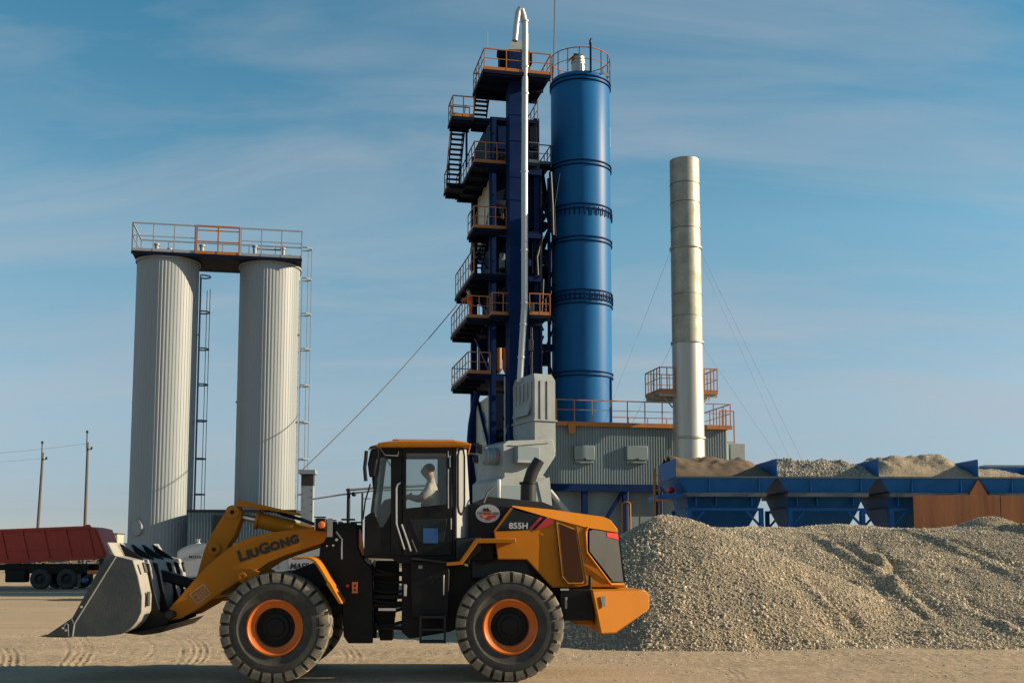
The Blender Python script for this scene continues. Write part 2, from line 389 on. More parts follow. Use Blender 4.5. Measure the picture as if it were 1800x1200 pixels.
rim_m = MB().lathe([(.430,.075),(.418,.045),(.408,.024),(.388,.022),(.378,.036),(.345,.055),(.318,.065),(.290,.085),(.284,.16),(.284,.26)], axis='Y', n=64)
hub_m = MB().lathe([(.286,.20),(.20,.205),(.195,.17),(.135,.16),(.125,.12),(.06,.11),(0.0001,.11)], axis='Y', n=40)
for k in range(12):
    a = 2 * math.pi * k / 12; hub_m.lathe([(.017,.205),(.017,.178),(.0001,.176)], c=(.24*math.cos(a), 0, .24*math.sin(a)), axis='Y', n=6)
wz = RT - .012
first = None
for px in (482, 897):
    u = LF.P(px, 1098, 0).x
    for s in (0, 1):
        if first is None:
            hb = hub_m.build('wheel', MT['black'], LD, smooth=35); ty = tyre_m.build('tyre', [MT['rubber'], MT['lug']], hb, smooth=35); ri = rim_m.build('rim', MT['rimo'], hb, smooth=35)
            first = (hb, ty, ri)
        else:
            hb = mesh_copy(first[0], 'wheel', LD); mesh_copy(first[1], 'tyre', hb); mesh_copy(first[2], 'rim', hb)
        hb.location = (u, 0 if s == 0 else WID, wz); hb.rotation_euler = (0, random.uniform(0, 6), 0)
        if s: hb.rotation_euler = (0, random.uniform(0, 6), math.pi)
uF, uR = LF.P(482, 1098, 0).x, LF.P(897, 1097, 0).x
for u in (uF, uR):
    MB().tube([(u, .3, wz), (u, WID - .3, wz)], .14, 16).ball((u, WID / 2, wz), .34, .34, .30, 16).build('axle', MT['black'], LD, smooth=40)

# --- bucket
BD = -.13
side = [(80,1117),(127,1085),(190,970),(204,977),(233,984),(242,1012),(249,1047),(248,1075),(240,1092),(228,1105),(211,1114),(180,1118),(141,1118)]
shell_uz = qs([(204,977),(233,984),(242,1012),(249,1047),(248,1075),(240,1092),(228,1105),(211,1114),(180,1118),(141,1118)], BD)
BK = MB()
inn = []
cx = sum(p[0] for p in shell_uz) / len(shell_uz) - .25; cz = sum(p[1] for p in shell_uz) / len(shell_uz)
for u, z in shell_uz:
    v = Vector((cx - u, cz - z)); v.normalize(); inn.append((u + v.x * .035, z + v.y * .035))
BK.prism(shell_uz + inn[::-1], BD + .02, mir(BD) - .02)
bucket = BK.build('bucket', MT['bucketback'], LD, smooth=30)
for s in (0, 1):
    d0 = BD if s == 0 else mir(BD) - .03
    MB().prism(qs(side, BD), d0, d0 + .03).build('side_plate', MT['bucket'], bucket, bevel=.006)
    # welded stiffener along the front lip of the side plate
    e = [LF.P(x, y, BD) for x, y in ((204,978),(131,1096))]; f = [LF.P(x, y, BD) for x, y in ((131,1096),(126,1085))]
    g = [LF.P(x, y, BD) for x, y in ((131,1096),(128,1117))]
    dd = -.012 if s == 0 else WID - 2 * BD + .012
    mbx = MB()
    for a, b in (e, f, g): mbx.bar((a.x, a.y + dd, a.z), (b.x, b.y + dd, b.z), .014, .025, up=(0, 1, 0))
    mbx.build('lip_weld', MT['beigegrey'], bucket)
    for x, y in ((144,1066),(112,1103),(117,1107)):
        p = LF.P(x, y, BD); MB().lathe([(.022, -.02), (.018, -.035), (.0001, -.037)], c=(p.x, p.y + (0 if s == 0 else WID - 2 * BD + .06), p.z), axis='Y', n=8).build('bolt', MT['steel'], bucket)
tip = LF.P(80, 1117, BD); lip = LF.P(150, 1119, BD)
MB().prism([(tip.x, tip.z), (tip.x + .45, tip.z + .05), (lip.x, lip.z + .04), (lip.x, lip.z), (tip.x + .3, tip.z - .012)], BD + .03, mir(BD) - .03).build('cutting_edge', MT['bucket'], bucket, bevel=.004)
for k in range(8):
    d = BD + .06 + k * (WID - 2 * BD - .2) / 7
    MB().prism([(tip.x - .12, tip.z - .01), (tip.x + .1, tip.z + .04), (tip.x + .32, tip.z + .06), (tip.x + .32, tip.z - .03), (tip.x + .05, tip.z - .025)], d, d + .08).build('tooth', MT['bucket'], bucket, bevel=.004)
# the hook-shaped wear tab at the front corner
p0, p1 = LF.P(118, 1097, BD), LF.P(119, 1118, BD)
MB().tube([(p0.x - .035, BD - .012, p0.z - .02), (p0.x - .01, BD - .012, p0.z + .015), (p0.x + .02, BD - .012, p0.z), (p1.x + .02, BD - .012, p1.z)], .011, 6).build('wear_tab', MT['beigegrey'], bucket)
# spill guard: plate leaning forward above the top lip, gussets behind
gb, gt = LF.P(200, 978, BD), LF.P(185, 954, BD)
MB().loft([(gb.x, BD + .02, gb.z - .03), (gt.x, BD + .05, gt.z), (gt.x + .02, BD + .05, gt.z + .01), (gb.x + .03, BD + .02, gb.z - .03)],
          [(gb.x, mir(BD) - .02, gb.z - .03), (gt.x, mir(BD) - .05, gt.z), (gt.x + .02, mir(BD) - .05, gt.z + .01), (gb.x + .03, mir(BD) - .02, gb.z - .03)]).build('spill_guard', MT['bucketback'], bucket)
top2 = LF.P(233, 984, BD)
for k in range(4):
    d = .36 + k * .62
    MB().prism([(gt.x + .06, gt.z - .01), (gt.x + .10, gt.z - .015), (top2.x + .02, top2.z + .015), (top2.x - .0, top2.z - .02), (gb.x + .04, gb.z - .03)], d, d + .03).build('gusset', MT['black'], bucket, bevel=.003)  # gussets coloured black for the shade on their near sides
# hinge brackets and back plates on the shell
sh = qs([(236,984),(262,990),(272,1040),(282,1075),(300,1078),(296,1095),(262,1108),(236,1108),(246,1090),(256,1070),(255,1040),(246,1005)], .45)
for d in (.42, .92, 1.78, 2.28):
    MB().prism(sh, d, d + .05).build('hinge_bracket', MT['black'], bucket, bevel=.006)
for da_, db_ in ((.36, 1.05), (1.7, 2.36)): MB().tube([(LF.P(297, 1080, .36).x, da_, LF.P(297, 1080, .36).z), (LF.P(297, 1080, .36).x, db_, LF.P(297, 1080, .36).z)], .055, 14).build('hinge_pin', MT['dkgrey'], bucket, smooth=40)
for k, (d, ya, yb) in enumerate(((.06, 988, 1006), (.10, 1040, 1066), (2.5, 990, 1010), (2.55, 1042, 1066))):
    a, b = LF.P(246 if ya < 1000 else 254, ya, BD), LF.P(251 if ya < 1000 else 253, yb, BD)
    MB().bar((a.x, d, a.z), (b.x, d, b.z), .09, .035, up=(1, 0, 0)).build('wear_pad', MT['bucket'], bucket, bevel=.01)
# floor skid under the shell
MB().prism(qs([(218,1112),(236,1110),(262,1106),(300,1096),(280,1112),(250,1116)], .2), .2, WID - .2).build('heel_plate', MT['black'], bucket, bevel=.01)

# --- boom
boom = [(292,1078),(305,1060),(322,1041),(340,1020),(360,998),(390,972),(410,957),(432,946),(468,936),(500,932),(530,929),(566,926),(573,930),(575,940),(568,953),(540,963),(500,976),(472,987),(440,1008),(415,1024),(385,1043),(350,1068),(318,1086),(298,1091)]
for s in (0, 1):
    d0 = .62 if s == 0 else mir(.62) - .09
    uzb = qs(boom, .62); b_ = MB().prism(uzb, d0, d0 + .09).build('boom_arm', MT['yellow'], LD, bevel=.012)
    if s == 0: boomN = b_
    for (x, y, r) in ((297,1079,.075),(427,1013,.07)):
        p = LF.P(x, y, .62); MB().lathe([(r, -.03), (r * .9, -.045), (r*.45, -.045), (r * .4, -.03), (.0001, -.03)], c=(p.x, d0 + (0 if s == 0 else .09), p.z), axis='Y', n=20).build('pin_boss', MT['black'] if x < 300 else MT['yellow'], b_, smooth=35)
    # lug for the lift cylinder
    MB().prism(qs([(415,1000),(440,998),(458,1005),(452,1018),(425,1024),(415,1018)], .62), d0 - .02, d0 + .11).build('cylinder_lug', MT['yellow'], b_, bevel=.01)
    lc0, lc1 = LF.P(430, 1013, .85), LF.P(585, 1060, .85)
    dd = .85 if s == 0 else mir(.85)
    cyl = MB().tube([(lc0.x + .35, dd, lc0.z - .11), (lc1.x, dd, lc1.z)], .085, 14).build('lift_cylinder', MT['black'], LD, smooth=40)
    MB().tube([(lc0.x, dd, lc0.z), (lc0.x + .4, dd, lc0.z - .125)], .045, 12).build('rod', MT['steel'], cyl, smooth=40)
ct = LF.P(372, 1035, .62)
MB().tube([(ct.x, .66, ct.z), (ct.x, mir(.66), ct.z)], .15, 20).build('cross_tube', MT['yellow'], LD, smooth=40)
# stencil marks on the arm: jack point pictogram frame
p = LF.P(352, 1043, .62)
fm = MB(); rot = R(38)
def rp(a, b): return (p.x + a * math.cos(rot) - b * math.sin(rot), p.z + a * math.sin(rot) + b * math.cos(rot))
for x0, x1, y0, y1 in ((-.13,.13,.085,.097),(-.13,.13,-.097,-.085),(-.13,-.118,-.097,.097),(.118,.13,-.097,.097),(-.01,.0,-.085,.05),(.03,.04,-.085,.05),(-.05,-.04,-.06,.06),(-.09,-.05,.03,.042),(-.09,-.05,-.042,-.03),(.07,.08,-.05,.05)):
    fm.prism([rp(x0, y0), rp(x1, y0), rp(x1, y1), rp(x0, y1)], .6165, .619)
fm.build('pictogram', MT['beigegrey'], boomN)
# maker's lettering
x = LF.P(421, 986, .62); e = LF.P(528, 951.5, .62); ang = math.atan2(e.z - x.z, e.x - x.x); tot = math.hypot(e.x - x.x, e.z - x.z)
pos = 0; letters = []
for ch, sz in zip('LIUGONG', (.215, .17, .17, .215, .17, .17, .17)):
    o, w = text(ch, sz, MT['mark'], boomN, (0, 0, 0), ang, sx=1.18, off=.011, ext=.003); letters.append((o, w, pos)); pos += w + .012
k = tot / pos
for o, w, s_ in letters:
    o.location = (x.x + math.cos(ang) * s_ * k, .6145, x.z + math.sin(ang) * s_ * k); o.scale.x *= k

# --- rocker, tilt cylinder, bucket link (on the centre line)
dc = WID / 2
rock = [(396,900),(399,891),(408,887),(418,890),(424,899),(423,911),(418,925),(412,942),(402,956),(396,970),(384,985),(372,1002),(362,1024),(352,1040),(344,1036),(346,1012),(352,990),(357,972),(363,955),(372,938),(384,918)]
for d in (dc - .19, dc + .09):
    rk = MB().prism(qs(rock, dc - .19), d, d + .10).build('rocker_arm', MT['yellow'], LD, bevel=.012)
    if d < dc: rkN = rk
for (x, y, r) in ((409,900,.11),(377,965,.10)):
    p = LF.P(x, y, dc - .19)
    MB().lathe([(r, 0), (r, -.03), (r * .8, -.04), (r * .35, -.04), (r * .3, -.02), (.0001, -.02)], c=(p.x, p.y, p.z), axis='Y', n=24).build('pin_boss', MT['yellow'], rkN, smooth=35)
    MB().lathe([(r * .3, -.041), (.0001, -.042)], c=(p.x, p.y, p.z), axis='Y', n=14).build('pin', MT['black'], rkN)
a, b, c = LF.P(412, 905, dc), LF.P(451, 913, dc), LF.P(556, 938, dc)
tcyl = MB().tube([b, b.lerp(c, .04)], .155, 20).tube([b.lerp(c, .03), b.lerp(c, .62)], .125, 20).tube([b.lerp(c, .62), c], .105, 16).build('tilt_cylinder', MT['yellow'], LD, smooth=40)
MB().tube([a, b.lerp(c, .1)], .055, 14).build('rod', MT['steel'], tcyl, smooth=40)
h0 = [LF.P(*t) for t in ((466,896,dc-.1),(482,897,dc-.1),(500,905,dc-.1),(530,913,dc-.1),(562,925,dc-.1))]
MB().tube(h0, .022, 8).tube([Vector((v.x, v.y + .1, v.z + .01)) for v in h0], .022, 8).build('hose', MT['black'], tcyl, smooth=40)
MB().loft([LF.P(416,877,dc-.22), LF.P(470,889,dc-.22), LF.P(523,901,dc-.22), LF.P(522,905,dc-.22), LF.P(470,896,dc-.22), LF.P(416,889,dc-.22)],
          [LF.P(416,877,dc-.22)+Vector((0,.44,0)), LF.P(470,889,dc-.22)+Vector((0,.44,0)), LF.P(523,901,dc-.22)+Vector((0,.44,0)), LF.P(522,905,dc-.22)+Vector((0,.44,0)), LF.P(470,896,dc-.22)+Vector((0,.44,0)), LF.P(416,889,dc-.22)+Vector((0,.44,0))]).build('hose_guard', MT['yellow'], LD, bevel=.008)
a, b = LF.P(352, 1030, dc), LF.P(268, 1005, dc)
MB().bar(a, b, .22, .16).build('bucket_link', MT['black'], LD, bevel=.03)
for d in (dc - .22, dc + .16):
    MB().prism(qs([(246,985),(275,978),(284,1000),(272,1022),(252,1030)], dc), d, d + .06).build('link_bracket', MT['black'], bucket, bevel=.006)

# --- front frame (black)
ffp = [(566,928),(590,921),(602,918),(627,919),(629,960),(640,985),(655,1000),(655,1130),(612,1130),(604,1118),(600,1060),(570,1030),(520,1050),(500,1062),(470,1040),(520,1000),(560,985)]
for d in (.80, mir(.80) - .12): MB().prism(qs(ffp, .80), d, d + .12).build('front_frame', MT['black'], LD, bevel=.015)
lp('front_frame_core', [(500,1040),(560,1000),(600,990),(652,1005),(650,1120),(612,1124),(600,1075),(540,1080),(500,1070)], .90, mir(.90), 'black')
# lamp cluster on the frame
for s in (0, 1):
    d = .52 if s == 0 else mir(.52)
    g = LF.P(565, 921, .52)
    hl = MB().box(g.x - .085, g.x + .075, d - .1, d + .1, g.z - .10, g.z + .09).build('headlight', MT['black'], LD, bevel=.02)
    MB().lathe([(.055, 0), (.045, -.02), (.0001, -.026)], c=(g.x + .012, d - .1 if s == 0 else d + .1, g.z - .01), axis='Y', n=16).build('indicator_lens', MT['lampo'], hl, smooth=40)
    MB().box(g.x - .095, g.x - .08, d - .085, d + .085, g.z - .08, g.z + .07).build('lens', MT['steel'], hl)
    MB().box(g.x + .09, g.x + .17, d - .02, d, g.z - .19, g.z + .09).build('lamp_bracket', MT['beigegrey'], hl)
    MB().box(g.x - .10, g.x + .06, d - .11, d + .11, g.z + .10, g.z + .115).build('visor', MT['black'], hl)
    MB().tube([LF.P(591,934,.78) + Vector((0, (d - .52) * 1, 0)), LF.P(601,947,.78) + Vector((0, (d - .52), 0)), LF.P(601,982,.78) + Vector((0, (d - .52), 0))], .014, 6).build('grab_rail', MT['steel'], LD)
    MB().box(g.x + .28, g.x + .48, d + .2, d + .4, LF.P(600,914,.8).z, LF.P(600,914,.8).z + .025).build('lamp_plate', MT['dkgrey'], LD)
for x, y, r in ((592,948,.030),(586,958,.022),(575,959,.018)):
    p = LF.P(x, y, .79); MB().lathe([(r, 0), (r * .8, -.03), (.0001, -.032)], c=p, axis='Y', n=12).build('fitting', MT['steel'], LD, smooth=40)
# warning plate and reflector
p = LF.P(624, 1032, .79)
wp = MB().box(p.x - .045, p.x + .045, p.y - .012, p.y - .002, p.z - .085, p.z + .085).build('warning_plate', MT['lampo'], LD)
wp['label'] = 'orange warning plate on the black frame'
for zz in (-.035, .03): MB().ball((p.x, p.y - .013, p.z + zz), .018, .003, .022, 8).build('pictogram', MT['mark'], wp)
p = LF.P(611, 1029, .79); MB().lathe([(.03, 0), (.026, -.02), (.0001, -.024)], c=p, axis='Y', n=14).build('reflector', MT['lampr'], LD, smooth=40)
# front fenders: folded sheet
fpth = [(513,979),(528,978),(541,978),(549,980),(556,985),(562,993),(602,1060)]
for s in (0, 1):
    uzf = qs(fpth, .0); inn = [(u - .012, z - .03) for u, z in uzf]
    inn[0] = (uzf[0][0] + .004, uzf[0][1] - .035); inn[-1] = (uzf[-1][0] - .045, uzf[-1][1] - .005)
    inn[3:6] = [(u - .03, z - .03) for u, z in uzf[3:6]]
    d0, d1 = (.0, .64) if s == 0 else (mir(.64), mir(.0))
    fd = MB().prism(uzf + inn[::-1], d0, d1).build('front_fender', MT['yellow'], LD, bevel=.008)
    e0, e1 = LF.P(580,1022,0), LF.P(602,1061,0)
    MB().prism([(e0.x,e0.z),(e1.x,e1.z),(e1.x-.05,e1.z+.01),(e0.x-.06,e0.z-.02)], d0 - .02 if s == 0 else d1, d0 if s == 0 else d1 + .02).build('mud_edge', MT['yellow'], fd, bevel=.004)

# --- articulation, rear frame, steps
lp('hitch_column', [(660,985),(700,985),(700,1030),(690,1110),(690,1125),(668,1125),(655,1060)], 1.15, mir(1.15), 'black')
for y0 in (1005, 1045, 1060, 1100):
    lp('hitch_plate', [(640,y0),(715,y0),(715,y0+7),(640,y0+7)], .95, mir(.95), 'black', bevel=.005)
for k, (xa, ya, xb, yb, d) in enumerate(((630,985,712,1010,.9),(632,1030,712,1038,.92),(630,1046,714,1058,.88),(634,1075,712,1068,.95),(632,1010,714,1022,1.0),(630,1098,714,1090,.9))):
    a, b = LF.P(xa, ya, d), LF.P(xb, yb, d); c = a.lerp(b, .5) + Vector((0, 0, -.05))
    MB().tube([a, a.lerp(c, .5) + Vector((0, 0, -.01)), c, c.lerp(b, .5) + Vector((0, 0, -.01)), b], .024, 8).build('hose', MT['black'], LD, smooth=40)
lp('steer_cylinder', [(665,1068),(696,1068),(696,1073),(665,1073)], .86, .93, 'steel', bevel=.003)
shell('rear_frame', [(706,985,.78),(800,985,.78),(830,1000,.78),(1040,1010,.78),(1040,1060,.78),(1000,1090,.78),(820,1098,.78),(790,1110,.78),(720,1122,.78),(706,1110,.78)], 'black')
for s in (0, 1):
    dn = .52 if s == 0 else mir(.52) - .3
    st = lp('battery_box', [(722,986),(786,986),(790,1005),(788,1085),(724,1085)], dn, dn + .3, 'black')
    if s == 0:
        p = LF.P(712, 1033, .5); 
        lp('hinge', [(710,1026),(715,1026),(715,1047),(710,1047)], .5, .52, 'steel', st, .002)
        lp('hinge', [(779,1010),(781,1010),(781,1045),(779,1045)], .5, .52, 'steel', st, .002)
        for x, y in ((752,1003),(766,1003),(756,1013),(770,1013),(748,1013),(760,1022)):
            p = LF.P(x, y, .515); MB().lathe([(.012, 0), (.01, -.01), (.0001, -.011)], c=p, axis='Y', n=8).build('bolt', MT['dkgrey'], st)
        p = LF.P(739, 996, .512); MB().box(p.x - .03, p.x + .03, .512, .518, p.z - .025, p.z + .025).build('sticker', MT['railgrey'], st)
    # step irons
    da = .35 if s == 0 else mir(.35) - .25
    for (xa, xb) in ((737,741),(780,784)): lp('step_stile', [(xa,1080),(xb,1080),(xb,1130),(xa,1130)], da, da + .04, 'dkgrey', bevel=.003)
    for y in (1082, 1104, 1126): lp('step_tread', [(738,y),(783,y),(783,y+4),(738,y+4)], da, da + .25, 'dkgrey', bevel=.003)
    MB().bar(LF.P(724, 981, .5) + Vector((0, (0 if s == 0 else WID - 1.2), 0)), LF.P(789, 988, .5) + Vector((0, (0 if s == 0 else WID - 1.2), 0)), .25, .03).build('foot_plate', MT['dkgrey'], LD)
# locking bar (red-orange) at the joint
lb = MB().loft([LF.P(x, y, .9) for x, y in ((631,928),(636,936),(640,975),(634,978),(630,965))], [LF.P(x, y, .9) + Vector((0, .08, 0)) for x, y in ((631,928),(636,936),(640,975),(634,978),(630,965))]).build('locking_bar', MT['lampo'], LD, bevel=.006)
lp('washer_tank', [(641,980),(652,984),(652,1001),(645,997),(639,988)], .95, 1.1, 'beigegrey')

# --- cab
CN, CF = .56, mir(.56)
cab = lp('cab', [(641,968),(800,968),(826,972),(826,990),(700,990),(690,982),(641,980)], CN + .02, CF - .02, 'black')      # floor pan carries the cab
def cabside(s):
    d0, d1 = (CN, CN + .06) if s == 0 else (CF - .06, CF)
    dq = CN if s == 0 else CF
    m_ = 'black'
    # lower front skirt with the V cut of the quarter glass
    lo = qs([(640,976),(641,908),(652,900),(655,893),(668,926),(676,926),(687,900),(687,976)], CN) if s == 0 else qs([(662,976),(662,905),(668,912),(676,930),(684,930),(697,905),(697,976)], dq)
    MB().prism(lo, d0, d1).build('side_panel', MT[m_], cab, bevel=.006)
    if s == 0:
        MB().prism(qs([(687,786),(707,786),(707,976),(687,976)], CN), d0 - .01, d1 + .02).build('pillar', MT[m_], cab, bevel=.008)
        MB().prism(qs([(795,786),(803,786),(801,976),(795,976)], CN), d0, d1 + .02).build('pillar', MT[m_], cab, bevel=.008)
        MB().prism(qs([(666,784),(690,784),(690,803),(670,803)], CN), d0, d1).build('header', MT[m_], cab, bevel=.006)
        dr = MB().ring(qs([(708,787),(794,787),(794,976),(708,976)], CN), qs([(714,796),(785,796),(785,886),(714,893)], CN), d0 - .015, d1).build('door', MT[m_], cab, bevel=.008)
        MB().prism(qs([(714,796),(785,796),(785,886),(714,893)], CN), d0 + .02, d0 + .026).build('window_pane', MT['gl'], dr)
        MB().prism(qs([(720,912),(786,912),(780,952),(736,952)], CN), d0 - .018, d0 - .012).build('recess', MT['smoke'], dr, bevel=.004)
        MB().prism(qs([(744,928),(770,928),(770,954),(744,954)], CN), d0 - .022, d0 - .019).build('sticker', MT['bluep'], dr)  # blue patch painted on as the reflection in the lower door
        for (xa, ya, xb, yb) in ((788,792,788,804),(788,824,788,893),(793,910,793,930),(791,801,791,820)):
            a, b = LF.P(xa, ya, CN - .03), LF.P(xb, yb, CN - .03); MB().tube([a, b], .009, 6).build('trim', MT['steel'], dr)
        hn = LF.P(722, 955, CN - .03)
        MB().tube([LF.P(723,948,CN-.04), LF.P(732,970,CN-.04)], .016, 6).build('door_handle', MT['dkgrey'], dr)
        MB().prism(qs([(669,803),(687,803),(687,900),(674,926),(668,926),(655,893),(656,880)], CN), d0 + .02, d0 + .026).build('quarter_pane', MT['gl'], cab)
        # hand rails
        for pts in (((704,848),(699,851),(697,858),(697,920),(711,965)), ((706,921),(717,952),(722,968))):
            MB().tube([LF.P(x, y, CN - .10) for x, y in pts], .015, 8).build('hand_rail', MT['steel'], cab, smooth=40)
    else:
        MB().prism(qs([(693,806),(705,806),(705,976),(693,976)], dq), d0, d1).build('pillar', MT[m_], cab, bevel=.008)
        MB().ring(qs([(705,800),(803,800),(803,976),(705,976)], dq), qs([(712,807),(769,807),(769,900),(712,900)], dq), d0, d1).build('far_door', MT[m_], cab, bevel=.006)
        MB().prism(qs([(712,807),(769,807),(769,900),(712,900)], dq), d0 + .02, d0 + .026).build('window_pane', MT['gl'], cab)
        MB().prism(qs([(675,806),(693,806),(693,905),(684,930),(676,930),(668,912)], dq), d0 + .02, d0 + .026).build('quarter_pane', MT['gl'], cab)
        MB().prism(qs([(672,800),(700,800),(700,807),(672,807)], dq), d0, d1).build('header', MT[m_], cab, bevel=.006)
both(cabside)
# windscreen posts and glass
for s in (0, 1):
    d = CN + .03 if s == 0 else CF - .03
    a, b = LF.P(654, 900, CN), LF.P(668, 788, CN)
    MB().bar((a.x, d, a.z), (b.x, d, b.z), .05, .07, up=(0, 1, 0)).build('screen_post', MT['dkgrey'], cab, bevel=.006)
a, b = LF.P(652, 900, CN), LF.P(666, 788, CN)
MB().loft([(a.x, CN + .05, a.z), (b.x, CN + .05, b.z), (b.x + .008, CN + .05, b.z), (a.x + .008, CN + .05, a.z)], [(a.x, CF - .05, a.z), (b.x, CF - .05, b.z), (b.x + .008, CF - .05, b.z), (a.x + .008, CF - .05, a.z)]).build('windscreen', MT['gl'], cab)
f0 = LF.P(641, 908, CN); f1 = LF.P(641, 976, CN)
MB().box(f0.x, f0.x + .05, CN + .06, CF - .06, f1.z, f0.z).build('front_panel', MT['black'], cab, bevel=.006)
# wiper
MB().tube([LF.P(638,912,.9), LF.P(642,880,.9), LF.P(651,850,.9)], .012, 6).build('wiper', MT['black'], cab)
# rear corner chamfer (warm grey) with rubber-sealed glass
def corner(s):
    A, B = (803, CN), (827, CN + .30)
    def cp(t, py, dd=0):
        p = LF.P(A[0] + (B[0] - A[0]) * t, py, A[1] + (B[1] - A[1]) * t)
        if s: p = Vector((p.x, mir(p.y), p.z))
        return p
    quad = [cp(0, 787), cp(.72, 790), cp(1.0, 905), cp(1.0, 945), cp(0, 945)]
    n = (quad[1] - quad[0]).cross(quad[4] - quad[0]).normalized(); n = n if n.x > 0 else -n
    cr = MB().loft([p for p in quad], [p - n * .05 for p in quad]).build('corner_panel', MT['beigegrey'], cab, bevel=.006)
    lo = [cp(.06,800),(cp(.12,791)),(cp(.30,787.5)),(cp(.45,791)),(cp(.52,802)),(cp(.52,885)),(cp(.46,897)),(cp(.30,904)),(cp(.12,899)),(cp(.06,888))]
    lo = [p + n * .008 for p in lo]
    MB().poly([p - n * .003 for p in lo]).build('corner_pane', MT['glr'], cr)  # pale reflection mixed into this pane as flat diffuse colour
    MB().tube(lo + [lo[0]], .016, 6, caps=False).build('rubber_seal', MT['black'], cr, smooth=40)
both(corner)
# back wall of the cab
r0, r1 = LF.P(824, 790, CN + .3), LF.P(826, 945, CN + .3)
MB().ring([(CN + .3, r1.z), (CF - .3, r1.z), (CF - .3, r0.z), (CN + .3, r0.z)], [(CN + .38, r1.z + .55), (CF - .38, r1.z + .55), (CF - .38, r0.z - .1), (CN + .38, r0.z - .1)], 0, .05)
bw = MB(); zz = [r1.z, r1.z + .55, r0.z - .1, r0.z]
bw.box(r0.x - .06, r0.x - .01, CN + .3, CF - .3, zz[0], zz[1]).box(r0.x - .06, r0.x - .01, CN + .3, CF - .3, zz[2], zz[3]).box(r0.x - .06, r0.x - .01, CN + .3, CN + .42, zz[1], zz[2]).box(r0.x - .06, r0.x - .01, CF - .42, CF - .3, zz[1], zz[2])
bw.build('back_wall', MT['black'], cab)
MB().box(r0.x - .04, r0.x - .034, CN + .42, CF - .42, zz[1], zz[2]).build('back_pane', MT['gl'], cab)
# roof
roof = MB()
A = [LF.P(x, y, CN - .08) for x, y in ((648,785),(668,779),(700,777.5),(800,777.5),(829,780),(826,784),(800,785),(668,786))]
B = [Vector((p.x, mir(p.y), p.z)) for p in A]
roof.loft(A, B)
rf = roof.build('roof', MT['yellow'], cab, bevel=.012)
A = [LF.P(x, y, CN - .06) for x, y in ((664,778.5),(700,776.5),(800,776.5),(828,779.5))]; T = [LF.P(x, y, CN + .22) for x, y in ((676,776),(704,772.5),(798,773),(818,776))]
MB().add(A + T + [Vector((p.x, mir(p.y), p.z)) for p in A] + [Vector((p.x, mir(p.y), p.z)) for p in T],
         [(0,1,5,4),(1,2,6,5),(2,3,7,6),(8,12,13,9),(9,13,14,10),(10,14,15,11),(4,5,13,12),(5,6,14,13),(6,7,15,14),(0,4,12,8),(3,11,15,7)]).build('roof_cap', MT['yellow'], rf)
MB().prism(qs([(690,771.5),(800,772),(800,775),(690,775)], CN + .3), CN + .3, CF - .3).build('roof_pod', MT['yellow'], rf, bevel=.01)
# mirrors, lamps
def mirror(s):
    d = CN - .25 if s == 0 else CF + .25
    sg = 1 if s == 0 else -1
    def pp(x, y, e=0): 
        p = LF.P(x, y, CN - .25); return Vector((p.x, d + e * sg, p.z))
    MB().tube([pp(700,786,.25), pp(698,800,.1), pp(676,800,0), pp(668,788,0), pp(656,784,0), pp(648,790,0)], .013, 6).build('mirror_arm', MT['dkgrey'], cab, smooth=40)
    mr_ = MB().loft([pp(651,790), pp(664,787), pp(665,800), pp(658,836), pp(649,838), pp(646,815)], [pp(651,790,.16), pp(664,787,.16), pp(665,800,.16), pp(658,836,.16), pp(649,838,.16), pp(646,815,.16)]).build('mirror', MT['black'], cab, bevel=.02)
    MB().tube([pp(644,792), pp(643,806), pp(641,822), pp(643,845)], .028, 8).build('work_lamp', MT['black'], cab, smooth=40)
both(mirror)
for s in (0, 1):
    d = CN - .1 if s == 0 else CF + .1
    p = LF.P(843, 789, CN - .1)
    MB().lathe([(.0001,-.06),(.055,-.05),(.075,.0),(.075,.04),(.0001,.045)], c=(p.x, d, p.z), axis='X', n=16).build('rear_work_lamp', MT['dkgrey'], cab, smooth=40)
    MB().tube([(LF.P(822,780,CN).x, d + (.1 if s == 0 else -.1), LF.P(822,780,CN).z), (p.x, d, p.z + .08)], .014, 6).build('lamp_arm', MT['dkgrey'], cab)
# interior
z0 = LF.P(750, 972, dc).z
sx = LF.P(768, 905, dc)
zbk = LF.P(775, 852, dc).z
seat = MB().box(sx.x - .42, sx.x + .12, dc - .26, dc + .26, z0 + .33, z0 + .50).build('seat', MT['seat'], cab, bevel=.05)
MB().loft([(sx.x + .06, dc - .25, z0 + .46), (sx.x + .20, dc - .25, z0 + .46), (sx.x + .30, dc - .22, zbk), (sx.x + .18, dc - .22, zbk)], [(sx.x + .06, dc + .25, z0 + .46), (sx.x + .20, dc + .25, z0 + .46), (sx.x + .30, dc + .22, zbk), (sx.x + .18, dc + .22, zbk)]).build('backrest', MT['seat'], seat, bevel=.05)
MB().box(sx.x - .3, sx.x + .1, dc - .15, dc + .15, z0 + .02, z0 + .33).build('pedestal', MT['black'], seat)
sw = LF.P(712, 878, dc)
swm = MB(); 
ring = [(sw.x + .10 * math.cos(t) , dc + .20 * math.sin(t), sw.z + .10 * math.cos(t)) for t in [2 * math.pi * k / 24 for k in range(25)]]
swm.tube(ring, .016, 6, caps=False).tube([(sw.x, dc, sw.z), (sw.x - .12, dc, sw.z - .12), (sw.x - .22, dc, z0 + .1)], .03, 8).bar((sw.x, dc - .19, sw.z), (sw.x, dc + .19, sw.z), .03, .015)
swm.build('steering_wheel', MT['black'], cab, smooth=40)
MB().prism(qs([(663,905),(676,880),(690,876),(697,888),(694,912),(684,930),(684,970),(663,970)], dc), dc - .3, dc + .3).build('dashboard', MT['dkgrey'], cab, bevel=.03)

